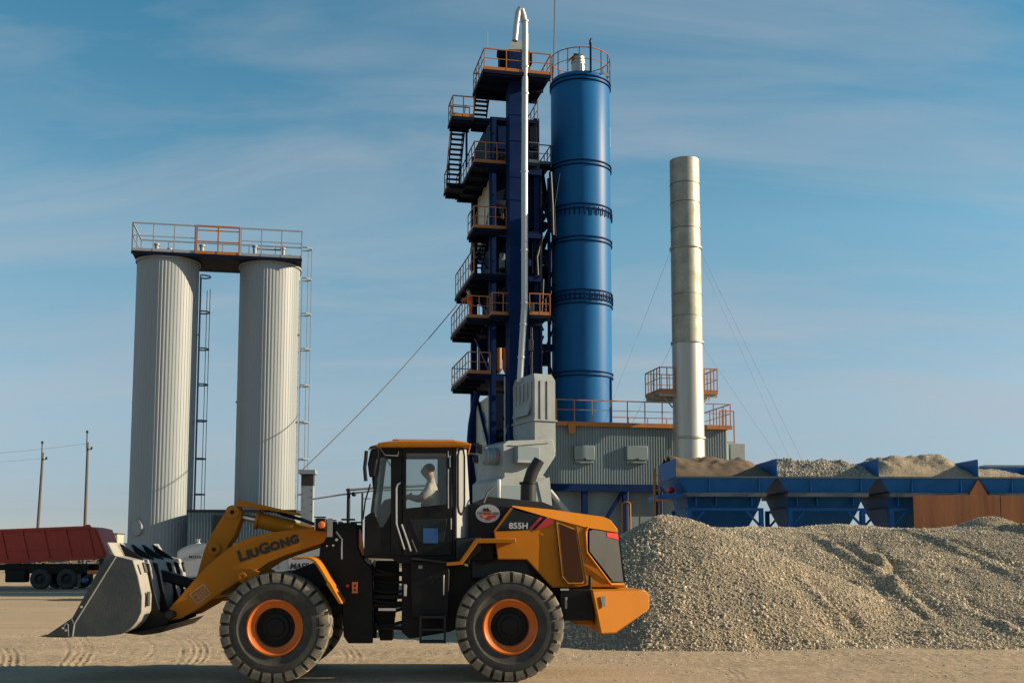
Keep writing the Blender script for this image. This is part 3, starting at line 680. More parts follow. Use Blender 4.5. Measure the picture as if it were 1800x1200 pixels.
# --- engine hood
dl = MB()
shell('hood_base', [(829,884,.75),(858,872,.95),(955,882,.95),(984,894,.85),(1000,925,.80),(1000,1015,.80),(829,1015,.75)], 'dkgrey')
lp('arch_liner', [(826,975),(930,975),(968,1030),(985,1040),(985,1060),(826,1020)], .78, mir(.78), 'black')
air = lp('intake_cabinet', [(826,886),(905,890),(868,934),(868,985),(826,985)], .68, mir(.68), 'black')
HD = [(868,933,.60),(940,930,.60),(962,908,.60),(1000,918,.66),(1033,927,.72),(1033,972,.72),(1074,1024,.86),(1098,1024,.98),(1099,1032,.98),(971,1032,.66),(926,983,.60),(875,983,.60)]
hood = shell('hood', HD, 'yellow')
# stripe panel with the model number
lp('name_panel', [(899,893),(905,896),(960,908),(938,930),(868,931)], .61, mir(.61), 'smoke', hood, bevel=.004)
lp('decal_stripe', [(949,908),(954,909),(935,930),(929,930)], .604, .609, 'redm', hood, bevel=0)
lp('decal_stripe', [(960,910),(975,914),(972,920),(952,929),(941,930)], .590, .598, 'redm', hood, bevel=0)
lp('name_panel_edge', [(897,892),(902,893),(871,934),(867,934)], .602, .612, 'yellow', hood, bevel=0)
x = LF.P(894.5, 929, .6); text('855H', .128, MT['markw'], hood, (x.x, .603, x.z + .005), 0, sx=1.05, off=.004, ext=.002)
# top cover, lit edge
A = [LF.P(x, y, d) for x, y, d in ((899,890,.60),(971,911,.60),(1033,927,.70),(1086,936,.95),(1086,930,.95),(1074,914,.92),(1062,908,.90),(971,895,.80),(900,888,.80))]
B = [Vector((p.x, mir(p.y), p.z)) for p in A]
MB().loft(A, B).build('top_cover', MT['yellow'], hood, bevel=.012)
# side vent door
vent = [(977,913),(1013,926),(1031,1022),(1028,1026),(999,1026),(988,1013)]
def dv(x): return .60 + max(0, (x - 962)) / 71 * .12 - .012
def inset(pts, k):
    cx_ = sum(p[0] for p in pts) / len(pts); cy_ = sum(p[1] for p in pts) / len(pts)
    return [(cx_ + (x_ - cx_) * k, cy_ + (y_ - cy_) * (1 - (1 - k) * .45)) for x_, y_ in pts]
for s in (0, 1):
    def vp(pts, e): 
        r_ = []
        for x_, y_ in pts:
            p = LF.P(x_, y_, dv(x_) + e); r_.append(Vector((p.x, mir(p.y) if s else p.y, p.z)))
        return r_
    sg = -1 if s == 0 else 1
    vd = MB().loft(vp(vent, -.012), vp(vent, .02)).build('vent_door', MT['yellow'], hood, bevel=.006)
    MB().loft(vp(inset(vent, .80), -.018), vp(inset(vent, .80), -.008)).build('mesh_panel', MT['mesh'], vd)
    vl = vp(vent, -.014); MB().tube(vl + [vl[0]], .008, 6, caps=False).build('door_gap', MT['black'], vd)
    # smoked rear corner panel
    gp = [(1036,933,.74),(1042,930,.76),(1066,934,.90),(1086,938,1.02),(1096,1022,1.06),(1078,1022,.90),(1036,968,.74)]
    A = [LF.P(x_, y_, d_ - .02) for x_, y_, d_ in gp]; 
    if s: A = [Vector((p.x, mir(p.y), p.z)) for p in A]
    MB().loft(A, [p + Vector((0, -.03 * sg, 0)) for p in A]).build('corner_grille', MT['smoke'], hood, bevel=.004)
    el = [LF.P(x_, y_, d_ - .028) for x_, y_, d_ in ((1033,926,.74),(1029,935,.72),(1031,970,.72),(1074,1027,.88),(1098,1028,.98))]
    if s: el = [Vector((p.x, mir(p.y), p.z)) for p in el]
    MB().tube(el, .02, 6).build('grille_edge', MT['yellow'], hood, smooth=40)
    tl = [LF.P(x_, y_, d_ - .035) for x_, y_, d_ in ((1067,935,.91),(1086,937,1.02),(1088,948,1.03),(1067,943,.91))]
    if s: tl = [Vector((p.x, mir(p.y), p.z)) for p in tl]
    MB().loft(tl, [p + Vector((.0, -.02 * sg, 0)) for p in tl]).build('tail_light', MT['lampr'], hood)
g0, g1 = LF.P(1086, 940, 1.0), LF.P(1097, 1022, 1.0)
rg = MB().loft([(g0.x, 1.05, g0.z), (g0.x, WID - 1.05, g0.z), (g1.x, WID - 1.05, g1.z), (g1.x, 1.05, g1.z)], [(g0.x + .03, 1.05, g0.z), (g0.x + .03, WID - 1.05, g0.z), (g1.x + .03, WID - 1.05, g1.z), (g1.x + .03, 1.05, g1.z)]).build('rear_grille', MT['smoke'], hood)
for k in range(7):
    t = (k + .5) / 7; MB().bar((g0.x + (g1.x - g0.x) * t + .04, 1.1, g0.z + (g1.z - g0.z) * t), (g0.x + (g1.x - g0.x) * t + .04, WID - 1.1, g0.z + (g1.z - g0.z) * t), .02, .03).build('grille_bar', MT['black'], rg)
# counterweight
cwp = [(1040,1036,.34),(1122,1036,.62),(1136,1037,.72),(1142,1046,.80),(1142,1070,.80),(1083,1112,.46),(1056,1115,.36),(1047,1070,.34)]
cw = shell('counterweight', cwp, 'yellow', bevel=.025)
lp('weight_sticker', [(1058,1047),(1064,1047),(1064,1066),(1058,1066)], .355, .385, 'white', cw, bevel=0)
shell('tow_plate', [(1010,1086,.8),(1040,1086,.8),(1046,1098,.8),(1012,1098,.8)], 'yellow')
lp('fuel_tank', [(985,1036),(1040,1036),(1046,1090),(985,1090)], .50, mir(.50), 'black')
lp('data_sticker', [(993,1049),(997,1049),(997,1069),(993,1069)], .492, .499, 'railgrey')
lp('tank_strap', [(985,1034),(1000,1034),(1000,1037),(985,1037)], .49, .51, 'steel', bevel=0)
# rear fenders
rfp = [(785,994),(812,992),(840,954),(907,953)]; rfi = [(785,988),(808,986),(836,946),(907,946)]
for s in (0, 1):
    d0, d1 = (.02, .62) if s == 0 else (mir(.62), mir(.02))
    MB().prism(qs(rfp, .02) + qs(rfi, .02)[::-1], d0, d1).build('rear_fender', MT['yellow'], LD, bevel=.008)
    MB().prism(qs([(802,947),(845,944),(845,966),(825,985),(802,985)], .45), d0 + .4 if s == 0 else d1 - .6, d0 + .6 if s == 0 else d1 - .4).build('fender_bracket', MT['dkgrey'], LD, bevel=.006)
# exhaust and pre-cleaner
ex0, ex1, ex2, ex3 = LF.P(928, 888, 1.2), LF.P(929, 850, 1.2), LF.P(936, 828, 1.2), LF.P(948, 808, 1.2)
ex = MB().tube([ex0, ex1], .125, 20).tube([ex1, ex2, ex3], [.10, .10, .09], 18).build('exhaust_pipe', MT['dkgrey'], LD, smooth=40)
MB().tube([LF.P(928, 851, 1.2), LF.P(928, 847, 1.2)], .14, 20).build('clamp', MT['black'], ex, smooth=40)
MB().tube([LF.P(877, 880, 1.0), LF.P(877, 842, 1.0)], .032, 10).build('vent_pipe', MT['steel'], LD, smooth=40)
MB().tube([LF.P(850,884,.72), LF.P(856,868,.8), LF.P(868,856,.9)], .018, 6).build('hose', MT['dkgrey'], LD, smooth=40)
# round sticker on the intake cabinet
c = LF.P(857.5, 902, .66); rx, rz = .188, .142
def disc(rx_, rz_, y, dx_=0, dz_=0, n=40): return [(c.x + dx_ + rx_ * math.cos(2 * math.pi * k / n), y, c.z + dz_ + rz_ * math.sin(2 * math.pi * k / n)) for k in range(n)]
ov = MB().loft(disc(rx, rz, .668), disc(rx, rz, .679)).build('company_sticker', MT['white'], air)
ov['label'] = 'oval white company sticker with road and vehicles'
def flat(pts, y, name, m): MB().loft([(c.x + a, y, c.z + b) for a, b in pts], [(c.x + a, y + .002, c.z + b) for a, b in pts]).build(name, MT[m], ov)
flat([(-.075,.028),(.06,.028),(.02,-.02),(-.06,-.02)], .6655, 'sticker_print', 'lampo')
flat([(-.08,.035),(-.075,.06),(-.065,.085),(-.04,.085),(-.035,.075),(-.02,.078),(-.005,.095),(.015,.075),(.03,.05),(.055,.042),(.055,.032),(-.07,.032)], .664, 'sticker_print', 'mark')
flat([(-.13,-.03),(-.05,-.028),(.05,-.02),(.13,-.03),(.125,-.06),(.06,-.075),(.04,-.10),(-.02,-.11),(-.04,-.08),(-.11,-.065)], .6655, 'sticker_print', 'redm')
flat([(-.08,-.04),(-.01,-.04),(-.01,-.06),(-.08,-.06)], .664, 'sticker_print', 'white')
flat([(-.10,-.022),(.10,-.022),(.10,-.034),(-.10,-.034)], .6635, 'sticker_print', 'lampo')
o, w = text('РостовАвтоДор', .058, MT['mark'], ov, (c.x - .165, .663, c.z - .014), 0, ext=.001, off=.0008); o.scale.x = .33 / max(w, .01)

# ------------------------------------------------------------------ driver
hx = LF.P(752, 828, dc); hp = LF.P(757, 905, dc); z_ = hx.z
J = {'pelvis': (hp.x + .02, dc, z0 + .60, .13), 'belly': (hp.x + .03, dc, z0 + .76, .19), 'chest': (hp.x + .02, dc, z0 + .97, .215), 'neck0': (hx.x + .05, dc, z_ - .17, .075),
     'neck': (hx.x + .03, dc, z_ - .11, .08), 'skull': (hx.x - .005, dc, z_ - .005, .128), 'crown': (hx.x + .0, dc, z_ + .065, .112), 'jaw': (hx.x - .045, dc, z_ - .075, .078), 'nose': (hx.x - .112, dc, z_ - .02, .018)}
E = [('pelvis','belly'),('belly','chest'),('chest','neck0'),('neck0','neck'),('neck','skull'),('skull','crown'),('skull','jaw'),('skull','nose')]
cats = {k: 1 for k in J}; cats.update(pelvis=2, neck=0, skull=0, crown=0, jaw=0, nose=0)
for s, sg in (('l', -1), ('r', 1)):
    J['sh' + s] = (hp.x + .0, dc + sg * .19, z0 + 1.04, .09); J['el' + s] = (hp.x - .17, dc + sg * .24, z0 + .86, .06); J['mid' + s] = (hp.x - .07, dc + sg * .23, z0 + .95, .08)
    J['wr' + s] = (sw.x + .05, dc + sg * .18, sw.z + .05, .034)
    E += [('chest', 'sh' + s), ('sh' + s, 'mid' + s), ('mid' + s, 'el' + s), ('el' + s, 'wr' + s)]; cats.update({'sh' + s: 1, 'mid' + s: 1, 'el' + s: 0, 'wr' + s: 0})
    hand(J, E, cats, 'wr' + s, J['wr' + s][:3], (-.9, 0, -.1), (0, sg, 0), (0, 0, -1), 0)
    J['hip' + s] = (hp.x - .02, dc + sg * .10, z0 + .57, .10); J['kn' + s] = (hp.x - .42, dc + sg * .15, z0 + .56, .07); J['an' + s] = (hp.x - .48, dc + sg * .15, z0 + .10, .045); J['toe' + s] = (hp.x - .66, dc + sg * .16, z0 + .06, .04)
    E += [('pelvis', 'hip' + s), ('hip' + s, 'kn' + s), ('kn' + s, 'an' + s), ('an' + s, 'toe' + s)]; cats.update({k + s: 2 for k in ('hip', 'kn', 'an', 'toe')})
drv = person('person', J, E, cats, [MT['skin'], MT['shirt'], MT['trous']]); LF.place(drv)
tag(drv, 'driver in a white short-sleeved shirt at the loader steering wheel', 'person')
head(drv, (hx.x, dc, z_ - .005), .098, .082, .122)
hr = MB().ball((hx.x + .024, dc, z_ + .045), .092, .086, .085, 16).build('hair', MT['hair'], drv, smooth=60)
for sg in (-1, 1): MB().ball((hx.x + .012, dc + sg * .086, z_ - .02), .022, .012, .034, 8).build('ear', MT['skin'], drv, smooth=60)
for sg in (-1, 1): MB().ball((hx.x - .088, dc + sg * .034, z_ + .005), .012, .014, .010, 8).build('eye', MT['mark'], drv, smooth=60)
MB().ball((hx.x - .093, dc, z_ - .072), .01, .024, .006, 8).build('mouth', MT['redm'], drv, smooth=60)
# ------------------------------------------------------------------ ground, far field
def ground_mat(name, base, dark, pebble=.0):
    m = bpy.data.materials.new(name); m.use_nodes = True; N, L = m.node_tree.nodes, m.node_tree.links; p = N['Principled BSDF']
    p.inputs['Roughness'].default_value = .95; p.inputs['Specular IOR Level'].default_value = .15
    t = N.new('ShaderNodeTexCoord')
    def noi(sc, det, ro, vec=None):
        n = N.new('ShaderNodeTexNoise'); L.new(vec or t.outputs['Object'], n.inputs['Vector']); n.inputs['Scale'].default_value = sc; n.inputs['Detail'].default_value = det; n.inputs['Roughness'].default_value = ro; return n
    mp_ = N.new('ShaderNodeMapping'); L.new(t.outputs['Object'], mp_.inputs[0]); mp_.inputs['Scale'].default_value = (.25, 1.0, 1)
    a = noi(.9, 8, .65, mp_.outputs[0]); b = noi(14, 6, .7); c = noi(90, 3, .6)
    ra = N.new('ShaderNodeValToRGB'); L.new(a.outputs['Fac'], ra.inputs[0]); ra.color_ramp.elements[0].position = .33; ra.color_ramp.elements[1].position = .68
    ra.color_ramp.elements[0].color = (*dark, 1); ra.color_ramp.elements[1].color = (*base, 1)
    mb = N.new('ShaderNodeMix'); mb.data_type = 'RGBA'; mb.blend_type = 'MULTIPLY'; mb.inputs[0].default_value = 1; L.new(ra.outputs[0], mb.inputs[6])
    mr = N.new('ShaderNodeMapRange'); L.new(b.outputs['Fac'], mr.inputs[0]); mr.inputs[1].default_value = .3; mr.inputs[2].default_value = .7; mr.inputs[3].default_value = .72; mr.inputs[4].default_value = 1.16
    L.new(mr.outputs[0], mb.inputs[7]); L.new(mb.outputs[2], p.inputs['Base Color'])
    ad = N.new('ShaderNodeMath'); ad.operation = 'MULTIPLY_ADD'; L.new(c.outputs['Fac'], ad.inputs[0]); ad.inputs[1].default_value = .35; L.new(b.outputs['Fac'], ad.inputs[2])
    bu = N.new('ShaderNodeBump'); bu.inputs['Strength'].default_value = .8; bu.inputs['Distance'].default_value = .03; L.new(ad.outputs[0], bu.inputs['Height']); L.new(bu.outputs[0], p.inputs['Normal'])
    return m
MT['sand'] = ground_mat('compacted sand', (.43, .338, .232), (.345, .27, .184))
MT['field'] = ground_mat('far dry field', (.34, .29, .18), (.22, .20, .12))
MT['gravelbed'] = ground_mat('gravel bed', (.30, .25, .175), (.23, .195, .14))
# arcs left by turning tyres: circle through three ground points
def gpt(px, py): dr = ray(px, py); p = CAM + dr * (-CAMZ / dr.z); return Vector((p.x, p.y))
def arcs():
    r = []
    for p1, p2, p3, w, am in (((112,1108),(150,1135),(132,1166),.26,1.), ((96,1112),(122,1138),(108,1164),.10,.8), ((306,1110),(352,1138),(334,1168),.30,1.), ((290,1112),(322,1138),(310,1166),.10,.8),
                              ((248,1122),(272,1138),(258,1156),.07,.9), ((0,1130),(18,1150),(10,1175),.3,1.), ((570,1128),(620,1146),(600,1170),.25,.7), ((1170,1150),(1260,1168),(1300,1196),.25,.35), ((1500,1150),(1600,1165),(1660,1196),.3,.35)):
        a, b, c = gpt(*p1), gpt(*p2), gpt(*p3)
        d = 2 * (a.x * (b.y - c.y) + b.x * (c.y - a.y) + c.x * (a.y - b.y))
        ux = (a.length_squared * (b.y - c.y) + b.length_squared * (c.y - a.y) + c.length_squared * (a.y - b.y)) / d
        uy = (a.length_squared * (c.x - b.x) + b.length_squared * (a.x - c.x) + c.length_squared * (b.x - a.x)) / d
        o = Vector((ux, uy)); m = (b - o); am0 = math.atan2(m.y, m.x)
        def da(p): 
            v = p - o; t = math.atan2(v.y, v.x) - am0; return (t + math.pi) % (2 * math.pi) - math.pi
        r.append((ux, uy, m.length, w, am0, max(abs(da(a)), abs(da(c))), am))
    return r
ARCS = arcs()
def gz(x, y):
    z = .035 * noise.noise(Vector((x * .35, y * .5, 1.3))) + .018 * noise.noise(Vector((x * 1.6, y * 2.4, 4.1))) + .011 * noise.noise(Vector((x * 5, y * 7, 2.2))) + .005 * noise.noise(Vector((x * 14, y * 14, 6.2)))
    for cx_, cy_, rad, w, am0, hr, am in ARCS:
        dd = math.hypot(x - cx_, y - cy_) - rad
        if abs(dd) < w:
            an = abs((math.atan2(y - cy_, x - cx_) - am0 + math.pi) % (2 * math.pi) - math.pi)
            if an < hr:
                f = am * min(1, (hr - an) / hr * 3) * (.7 + .6 * noise.noise(Vector((x * .8, y * .8, rad))))
                z += f * .020 * (math.sin(dd * 52) * (1 - (dd / w) ** 2) - .5 * math.exp(-((dd / w) ** 2) * 6))
    # straight wheel ruts across the yard
    for yy, w in ((19.9, .28), (21.3, .28), (15.6, .3), (26.0, .35), (28.2, .35)):
        dd = y - yy - .25 * math.sin(x * .12 + yy); 
        if abs(dd) < w * 1.6: z += -.02 * math.exp(-(dd / w) ** 2 * 2) + .006 * math.sin(x * 26) * math.exp(-(dd / w) ** 2 * 3)
    # flat under the loader's tyres
    p = Vector((x, y, 0)) - LF.O; dd = p.dot(LF.ey); u = p.dot(LF.ex)
    k = max(0, 1 - max(abs(dd - 1.4) - 1.5, 0) / .8) * max(0, 1 - max(abs(u) - 3.6, 0) / 1.5)
    z *= 1 - .85 * k
    return z - .02
gx0, gx1, gy0, gy1 = -12.5, 13.0, 12.5, 34.0
ys = []; y = gy0
while y < gy1: ys.append(y); y += .034 + max(0, y - 18) * .010
ys.append(gy1)
nx = 880; vs_, fs = [], []
for y in ys:
    for i in range(nx + 1):
        x = gx0 + (gx1 - gx0) * i / nx
        e = min(1, min(x - gx0, gx1 - x, y - gy0, gy1 - y) / 1.0)
        vs_.append((x, y, max(gz(x, y), -.08) * max(e, 0) + .004 * e))
for j in range(len(ys) - 1):
    for i in range(nx): fs.append((j*(nx+1)+i, j*(nx+1)+i+1, (j+1)*(nx+1)+i+1, (j+1)*(nx+1)+i))
# outer ring joined to the patch edge, out to the horizon
X0, X1, Y0, Y1 = -1500, 1500, -60, 2400
b0 = len(vs_); nr = len(ys)
vs_ += [(X0,Y0,0),(X1,Y0,0),(X1,Y1,0),(X0,Y1,0)]
c00, c10, c11, c01 = 0, nx, (nr-1)*(nx+1)+nx, (nr-1)*(nx+1)
fs += [tuple([b0, b0+1] + list(range(nx, -1, -1))), tuple([b0+1, b0+2] + [ (nr-1-j)*(nx+1)+nx for j in range(nr)]), tuple([b0+2, b0+3] + [(nr-1)*(nx+1)+i for i in range(nx+1)]), tuple([b0+3, b0] + [j*(nx+1) for j in range(nr)])]
gm = MB(); gm.v = vs_; gm.f = fs; gm.m = [0] * len(fs)
gobj = gm.build('ground', MT['sand'], smooth=60); tag(gobj, kind='structure')
gobj.data.flip_normals() if gobj.data.polygons[0].normal.z < 0 else None

# ------------------------------------------------------------------ gravel heap
def sst(a, b, t):
    t = max(0, min(1, (t - a) / (b - a))); return t * t * (3 - 2 * t)
def heap_z(x, y):
    n1_ = noise.noise(Vector((x * .45, y * .45, 3.0))); n2_ = noise.noise(Vector((x * 1.3, y * 1.3, 7.0)))
    # steep cone beside the loader
    pk = Vector((3.55, 26.2)); dxx, dyy = x - pk.x, y - pk.y
    r_ = math.hypot(dxx * (1.0 if dxx < 0 else .62), dyy * (1.0 if dyy < 0 else .8)) * (1 + .08 * n1_)
    cone = 2.98 - .68 * math.sqrt(r_ * r_ + .10)
    # long bank rising to the feed bins
    t0 = 21.8 + .5 * n1_ + max(0, (x - 9)) * -.05
    left = sst(.9, 4.4, x - .10 * (y - 22))
    bank = (2.60 + .05 * n1_) * (sst(-1.5, 11.5, y - t0) ** 1.15) * left
    s = 6.0; a = cone if cone > bank else bank; d = abs(cone - bank); z = a + max(0, .25 - d) ** 2 * .8
    mxx, myy = x - MND[0], y - MND[1]; z = max(z, 3.12 - .6 * math.sqrt(mxx * mxx * .6 + myy * myy + .08))
    # berms pushed up by wheels: ridge line per pair of points, steep on the left
    for (xa, ya, xb, yb, h, w) in BERMS:
        vx, vy = xb - xa, yb - ya; L2 = vx * vx + vy * vy; t = ((x - xa) * vx + (y - ya) * vy) / L2
        if -.15 < t < 1.15:
            dd = ((x - xa) * vy - (y - ya) * vx) / math.sqrt(L2) + .16 * noise.noise(Vector((t * 5 + xa, xa, 0)))
            e = max(0, min(1, (t + .15) / .25, (1.15 - t) / .25))
            if -w * 2.2 < dd < w * 2.5: z += e * h * .95 * max(.3, .8 + .9 * noise.noise(Vector((x * .9, y * .9, 11)))) * (math.exp(-(dd / (w * .55)) ** 2) - .75 * math.exp(-((dd + w) / (w * .7)) ** 2)) * (.75 + .5 * n2_)
    z += .06 * n1_ + .055 * n2_ + .02 * noise.noise(Vector((x * 4, y * 4, 1)))
    z -= .16 * (1 - sst(0, .7, z))
    return z
def hp_(px, py, Y): 
    p = W(px, py, Y); return p.x, p.y
BERMS = []
MND = hp_(1738, 918, 33.6)
for (ax, ay, aY, bx, by, bY, h, w) in ((1425,945,31.,1545,1010,27.2,.24,.30),(1520,970,29.5,1615,1070,25.0,.22,.30),(1500,1040,26.2,1600,1090,24.2,.26,.30),(1590,935,31.5,1790,1010,27.5,.22,.30),(1650,960,30.,1800,1030,26.8,.18,.28),
                                       (1400,1080,24.6,1480,1115,23.2,.16,.25),(1680,1060,25.3,1800,1110,23.4,.14,.3),(1760,930,32.,1860,960,30.5,.25,.35),(1560,1105,23.7,1680,1112,23.3,.14,.22)):
    BERMS.append((*hp_(ax, ay, aY), *hp_(bx, by, bY), h, w))
hx0, hx1, hy0, hy1, st = -3.0, 21.0, 19.4, 36.0, .085
nx, ny = int((hx1 - hx0) / st), int((hy1 - hy0) / st)
vs_ = []; hz = {}
for j in range(ny + 1):
    for i in range(nx + 1):
        x, y = hx0 + i * st, hy0 + j * st; z = heap_z(x, y)
        if j == 0 or i == 0 : z = -.3
        vs_.append((x, y, z)); hz[i, j] = z
fs = []
for j in range(ny):
    for i in range(nx):
        if max(hz[i,j], hz[i+1,j], hz[i,j+1], hz[i+1,j+1]) > -.12: fs.append((j*(nx+1)+i, j*(nx+1)+i+1, (j+1)*(nx+1)+i+1, (j+1)*(nx+1)+i))
hm = MB(); hm.v = vs_; hm.f = fs; hm.m = [0] * len(fs)
heap = hm.build('gravel_heap', MT['gravelbed'], smooth=80)
if heap.data.polygons[len(fs) // 2].normal.z < 0: heap.data.flip_normals()
bm = bmesh.new(); bm.from_mesh(heap.data); bmesh.ops.delete(bm, geom=[v for v in bm.verts if not v.link_faces], context='VERTS'); bm.to_mesh(heap.data); bm.free()
tag(heap, 'broad heap of crushed tan gravel behind the loader', 'gravel heap', kind='stuff')

# stones as geometry, scattered by geometry nodes
def rock(k):
    rnd = random.Random(k); bm = bmesh.new(); bmesh.ops.create_icosphere(bm, subdivisions=1, radius=.5)
    sx, sy, sz = rnd.uniform(.8, 1.25), rnd.uniform(.6, 1.0), rnd.uniform(.45, .8)
    for v in bm.verts:
        f = 1 + rnd.uniform(-.22, .22); v.co = Vector((v.co.x * sx * f, v.co.y * sy * f, v.co.z * sz * f))
    me = bpy.data.meshes.new('stone'); bm.to_mesh(me); bm.free(); return me
def stone_mat(name, cols):
    m = bpy.data.materials.new(name); m.use_nodes = True; N, L = m.node_tree.nodes, m.node_tree.links; p = N['Principled BSDF']; p.inputs['Roughness'].default_value = .9; p.inputs['Specular IOR Level'].default_value = .2
    oi = N.new('ShaderNodeObjectInfo'); cr = N.new('ShaderNodeValToRGB'); L.new(oi.outputs['Random'], cr.inputs[0])
    while len(cr.color_ramp.elements) < len(cols): cr.color_ramp.elements.new(.5)
    for i, c in enumerate(cols): cr.color_ramp.elements[i].position = i / (len(cols) - 1); cr.color_ramp.elements[i].color = (*c, 1)
    nz = N.new('ShaderNodeTexNoise'); L.new(oi.outputs['Location'], nz.inputs['Vector']); nz.inputs['Scale'].default_value = .55; nz.inputs['Detail'].default_value = 5; nz.inputs['Roughness'].default_value = .65
    r2 = N.new('ShaderNodeValToRGB'); L.new(nz.outputs['Fac'], r2.inputs[0]); r2.color_ramp.elements[0].position = .36; r2.color_ramp.elements[1].position = .62
    r2.color_ramp.elements[0].color = (.70, .71, .72, 1); r2.color_ramp.elements[1].color = (1.08, 1.04, .98, 1)
    mu = N.new('ShaderNodeMix'); mu.data_type = 'RGBA'; mu.blend_type = 'MULTIPLY'; mu.inputs[0].default_value = 1; L.new(cr.outputs[0], mu.inputs[6]); L.new(r2.outputs[0], mu.inputs[7])
    L.new(mu.outputs[2], p.inputs['Base Color']); return m
MT['stone'] = stone_mat('crushed stone', ((.26,.225,.17), (.42,.36,.27), (.54,.465,.35), (.45,.40,.31), (.66,.575,.44)))
MT['stoneg'] = stone_mat('grey crushed stone', ((.22,.21,.185), (.34,.325,.285), (.46,.44,.385), (.38,.35,.30)))
hid = bpy.data.collections.new('stone_kinds')
rocks = []
for k in range(6):
    for key in ('stone', 'stoneg'):
        me = rock(k); me.materials.append(MT[key]); rocks.append((key, me))
def scatter(o, density, smin, smax, key, seed=1, dens=None):
    """instance stone meshes over the faces of o (the faces stay)"""
    ng = bpy.data.node_groups.new('scatter_stones', 'GeometryNodeTree')
    ng.interface.new_socket('Geometry', in_out='INPUT', socket_type='NodeSocketGeometry'); ng.interface.new_socket('Geometry', in_out='OUTPUT', socket_type='NodeSocketGeometry')
    N, L = ng.nodes, ng.links; gi = N.new('NodeGroupInput'); go = N.new('NodeGroupOutput')
    dp = N.new('GeometryNodeDistributePointsOnFaces'); L.new(gi.outputs[0], dp.inputs['Mesh']); dp.inputs['Density'].default_value = density; dp.inputs['Seed'].default_value = seed
    if dens:
        na = N.new('GeometryNodeInputNamedAttribute'); na.data_type = 'FLOAT'; na.inputs['Name'].default_value = dens
        md_ = N.new('ShaderNodeMath'); md_.operation = 'MULTIPLY'; L.new(na.outputs['Attribute'], md_.inputs[0]); md_.inputs[1].default_value = density; L.new(md_.outputs[0], dp.inputs['Density'])
    ci = N.new('GeometryNodeCollectionInfo'); ci.inputs['Collection'].default_value = stone_cols[key]; ci.inputs['Separate Children'].default_value = True; ci.inputs['Reset Children'].default_value = True
    ip = N.new('GeometryNodeInstanceOnPoints'); L.new(dp.outputs['Points'], ip.inputs['Points']); L.new(ci.outputs[0], ip.inputs['Instance']); ip.inputs['Pick Instance'].default_value = True
    rv = N.new('FunctionNodeRandomValue'); rv.data_type = 'FLOAT_VECTOR'; rv.inputs[0].default_value = (0, 0, 0); rv.inputs[1].default_value = (6.28, 6.28, 6.28); L.new(rv.outputs[0], ip.inputs['Rotation'])
    rs = N.new('FunctionNodeRandomValue'); rs.data_type = 'FLOAT'; rs.inputs[2].default_value = 0; rs.inputs[3].default_value = 1
    pw = N.new('ShaderNodeMath'); pw.operation = 'POWER'; L.new(rs.outputs[1], pw.inputs[0]); pw.inputs[1].default_value = 1.8
    mr = N.new('ShaderNodeMapRange'); L.new(pw.outputs[0], mr.inputs[0]); mr.inputs[3].default_value = smin; mr.inputs[4].default_value = smax; L.new(mr.outputs[0], ip.inputs['Scale'])
    jg = N.new('GeometryNodeJoinGeometry'); L.new(ip.outputs[0], jg.inputs[0]); L.new(gi.outputs[0], jg.inputs[0]); L.new(jg.outputs[0], go.inputs[0])
    md = o.modifiers.new('stones', 'NODES'); md.node_group = ng
stone_cols = {}
for key in ('stone', 'stoneg'):
    c_ = bpy.data.collections.new('kinds_of_' + key)
    for key_, me in rocks:
        if key_ == key: c_.objects.link(bpy.data.objects.new('stone', me))
    stone_cols[key] = c_
bpy.data.collections.remove(hid)
at = heap.data.attributes.new('coarse', 'FLOAT', 'POINT')
at.data.foreach_set('value', [max(0, min(1, .25 + 1.5 * noise.noise(Vector((v.co.x * .8, v.co.y * .8, 21))) + max(0, 1.0 - v.co.z) * .5)) for v in heap.data.vertices])
scatter(heap, 430, .024, .075, 'stone')
scatter(heap, 55, .06, .125, 'stone', 77, 'coarse')
# loose stones at the toe of the heap, thinning out over the yard
def patch(name, x0, x1, y0, y1, nx_, ny_, fn, m, lift, label, cat, layers):
    mb = MB(); dn = []
    for j in range(ny_ + 1):
        for i in range(nx_ + 1):
            x = x0 + (x1 - x0) * i / nx_; y = y0 + (y1 - y0) * j / ny_; mb.v.append((x, y, gz(x, y) + lift)); dn.append(fn(x, y))
    for j in range(ny_):
        for i in range(nx_): mb.f.append((j*(nx_+1)+i, j*(nx_+1)+i+1, (j+1)*(nx_+1)+i+1, (j+1)*(nx_+1)+i)); mb.m.append(0)
    o = mb.build(name, MT[m])
    if o.data.polygons[0].normal.z < 0: o.data.flip_normals()
    at = o.data.attributes.new('dens', 'FLOAT', 'POINT'); at.data.foreach_set('value', dn)
    tag(o, label, cat, kind='stuff')
    for l in layers: scatter(o, *l)
    return o
def toe_d(x, y):
    e = 21.6 + .35 * noise.noise(Vector((x * .7, 1, 3))) - y + (0 if x > -.6 else (x + .6) * -1.2)
    return max(0, min(1, math.exp(-max(e, 0) / .42) * (.8 + 1.0 * noise.noise(Vector((x * 1.4, y * 1.4, 5))))))
patch('loose_stones', -3.2, 15.5, 18.6, 22.4, 150, 40, toe_d, 'sand', -.015, 'loose stones thinning out from the foot of the gravel heap', 'loose stones', ((150, .02, .075, 'stone', 5, 'dens'),))
def yard_d(x, y):
    return max(0, min(1, .12 + 1.6 * (noise.noise(Vector((x * .5, y * 1.1, 8))) - .08))) * (1 if x > .5 or y > 20 else .35)
patch('yard_pebbles', -11.5, 12.0, 13.5, 30.0, 110, 90, yard_d, 'sand', -.003, 'small pebbles and grit scattered over the sandy yard', 'pebbles', ((95, .016, .056, 'stone', 9, 'dens'),))
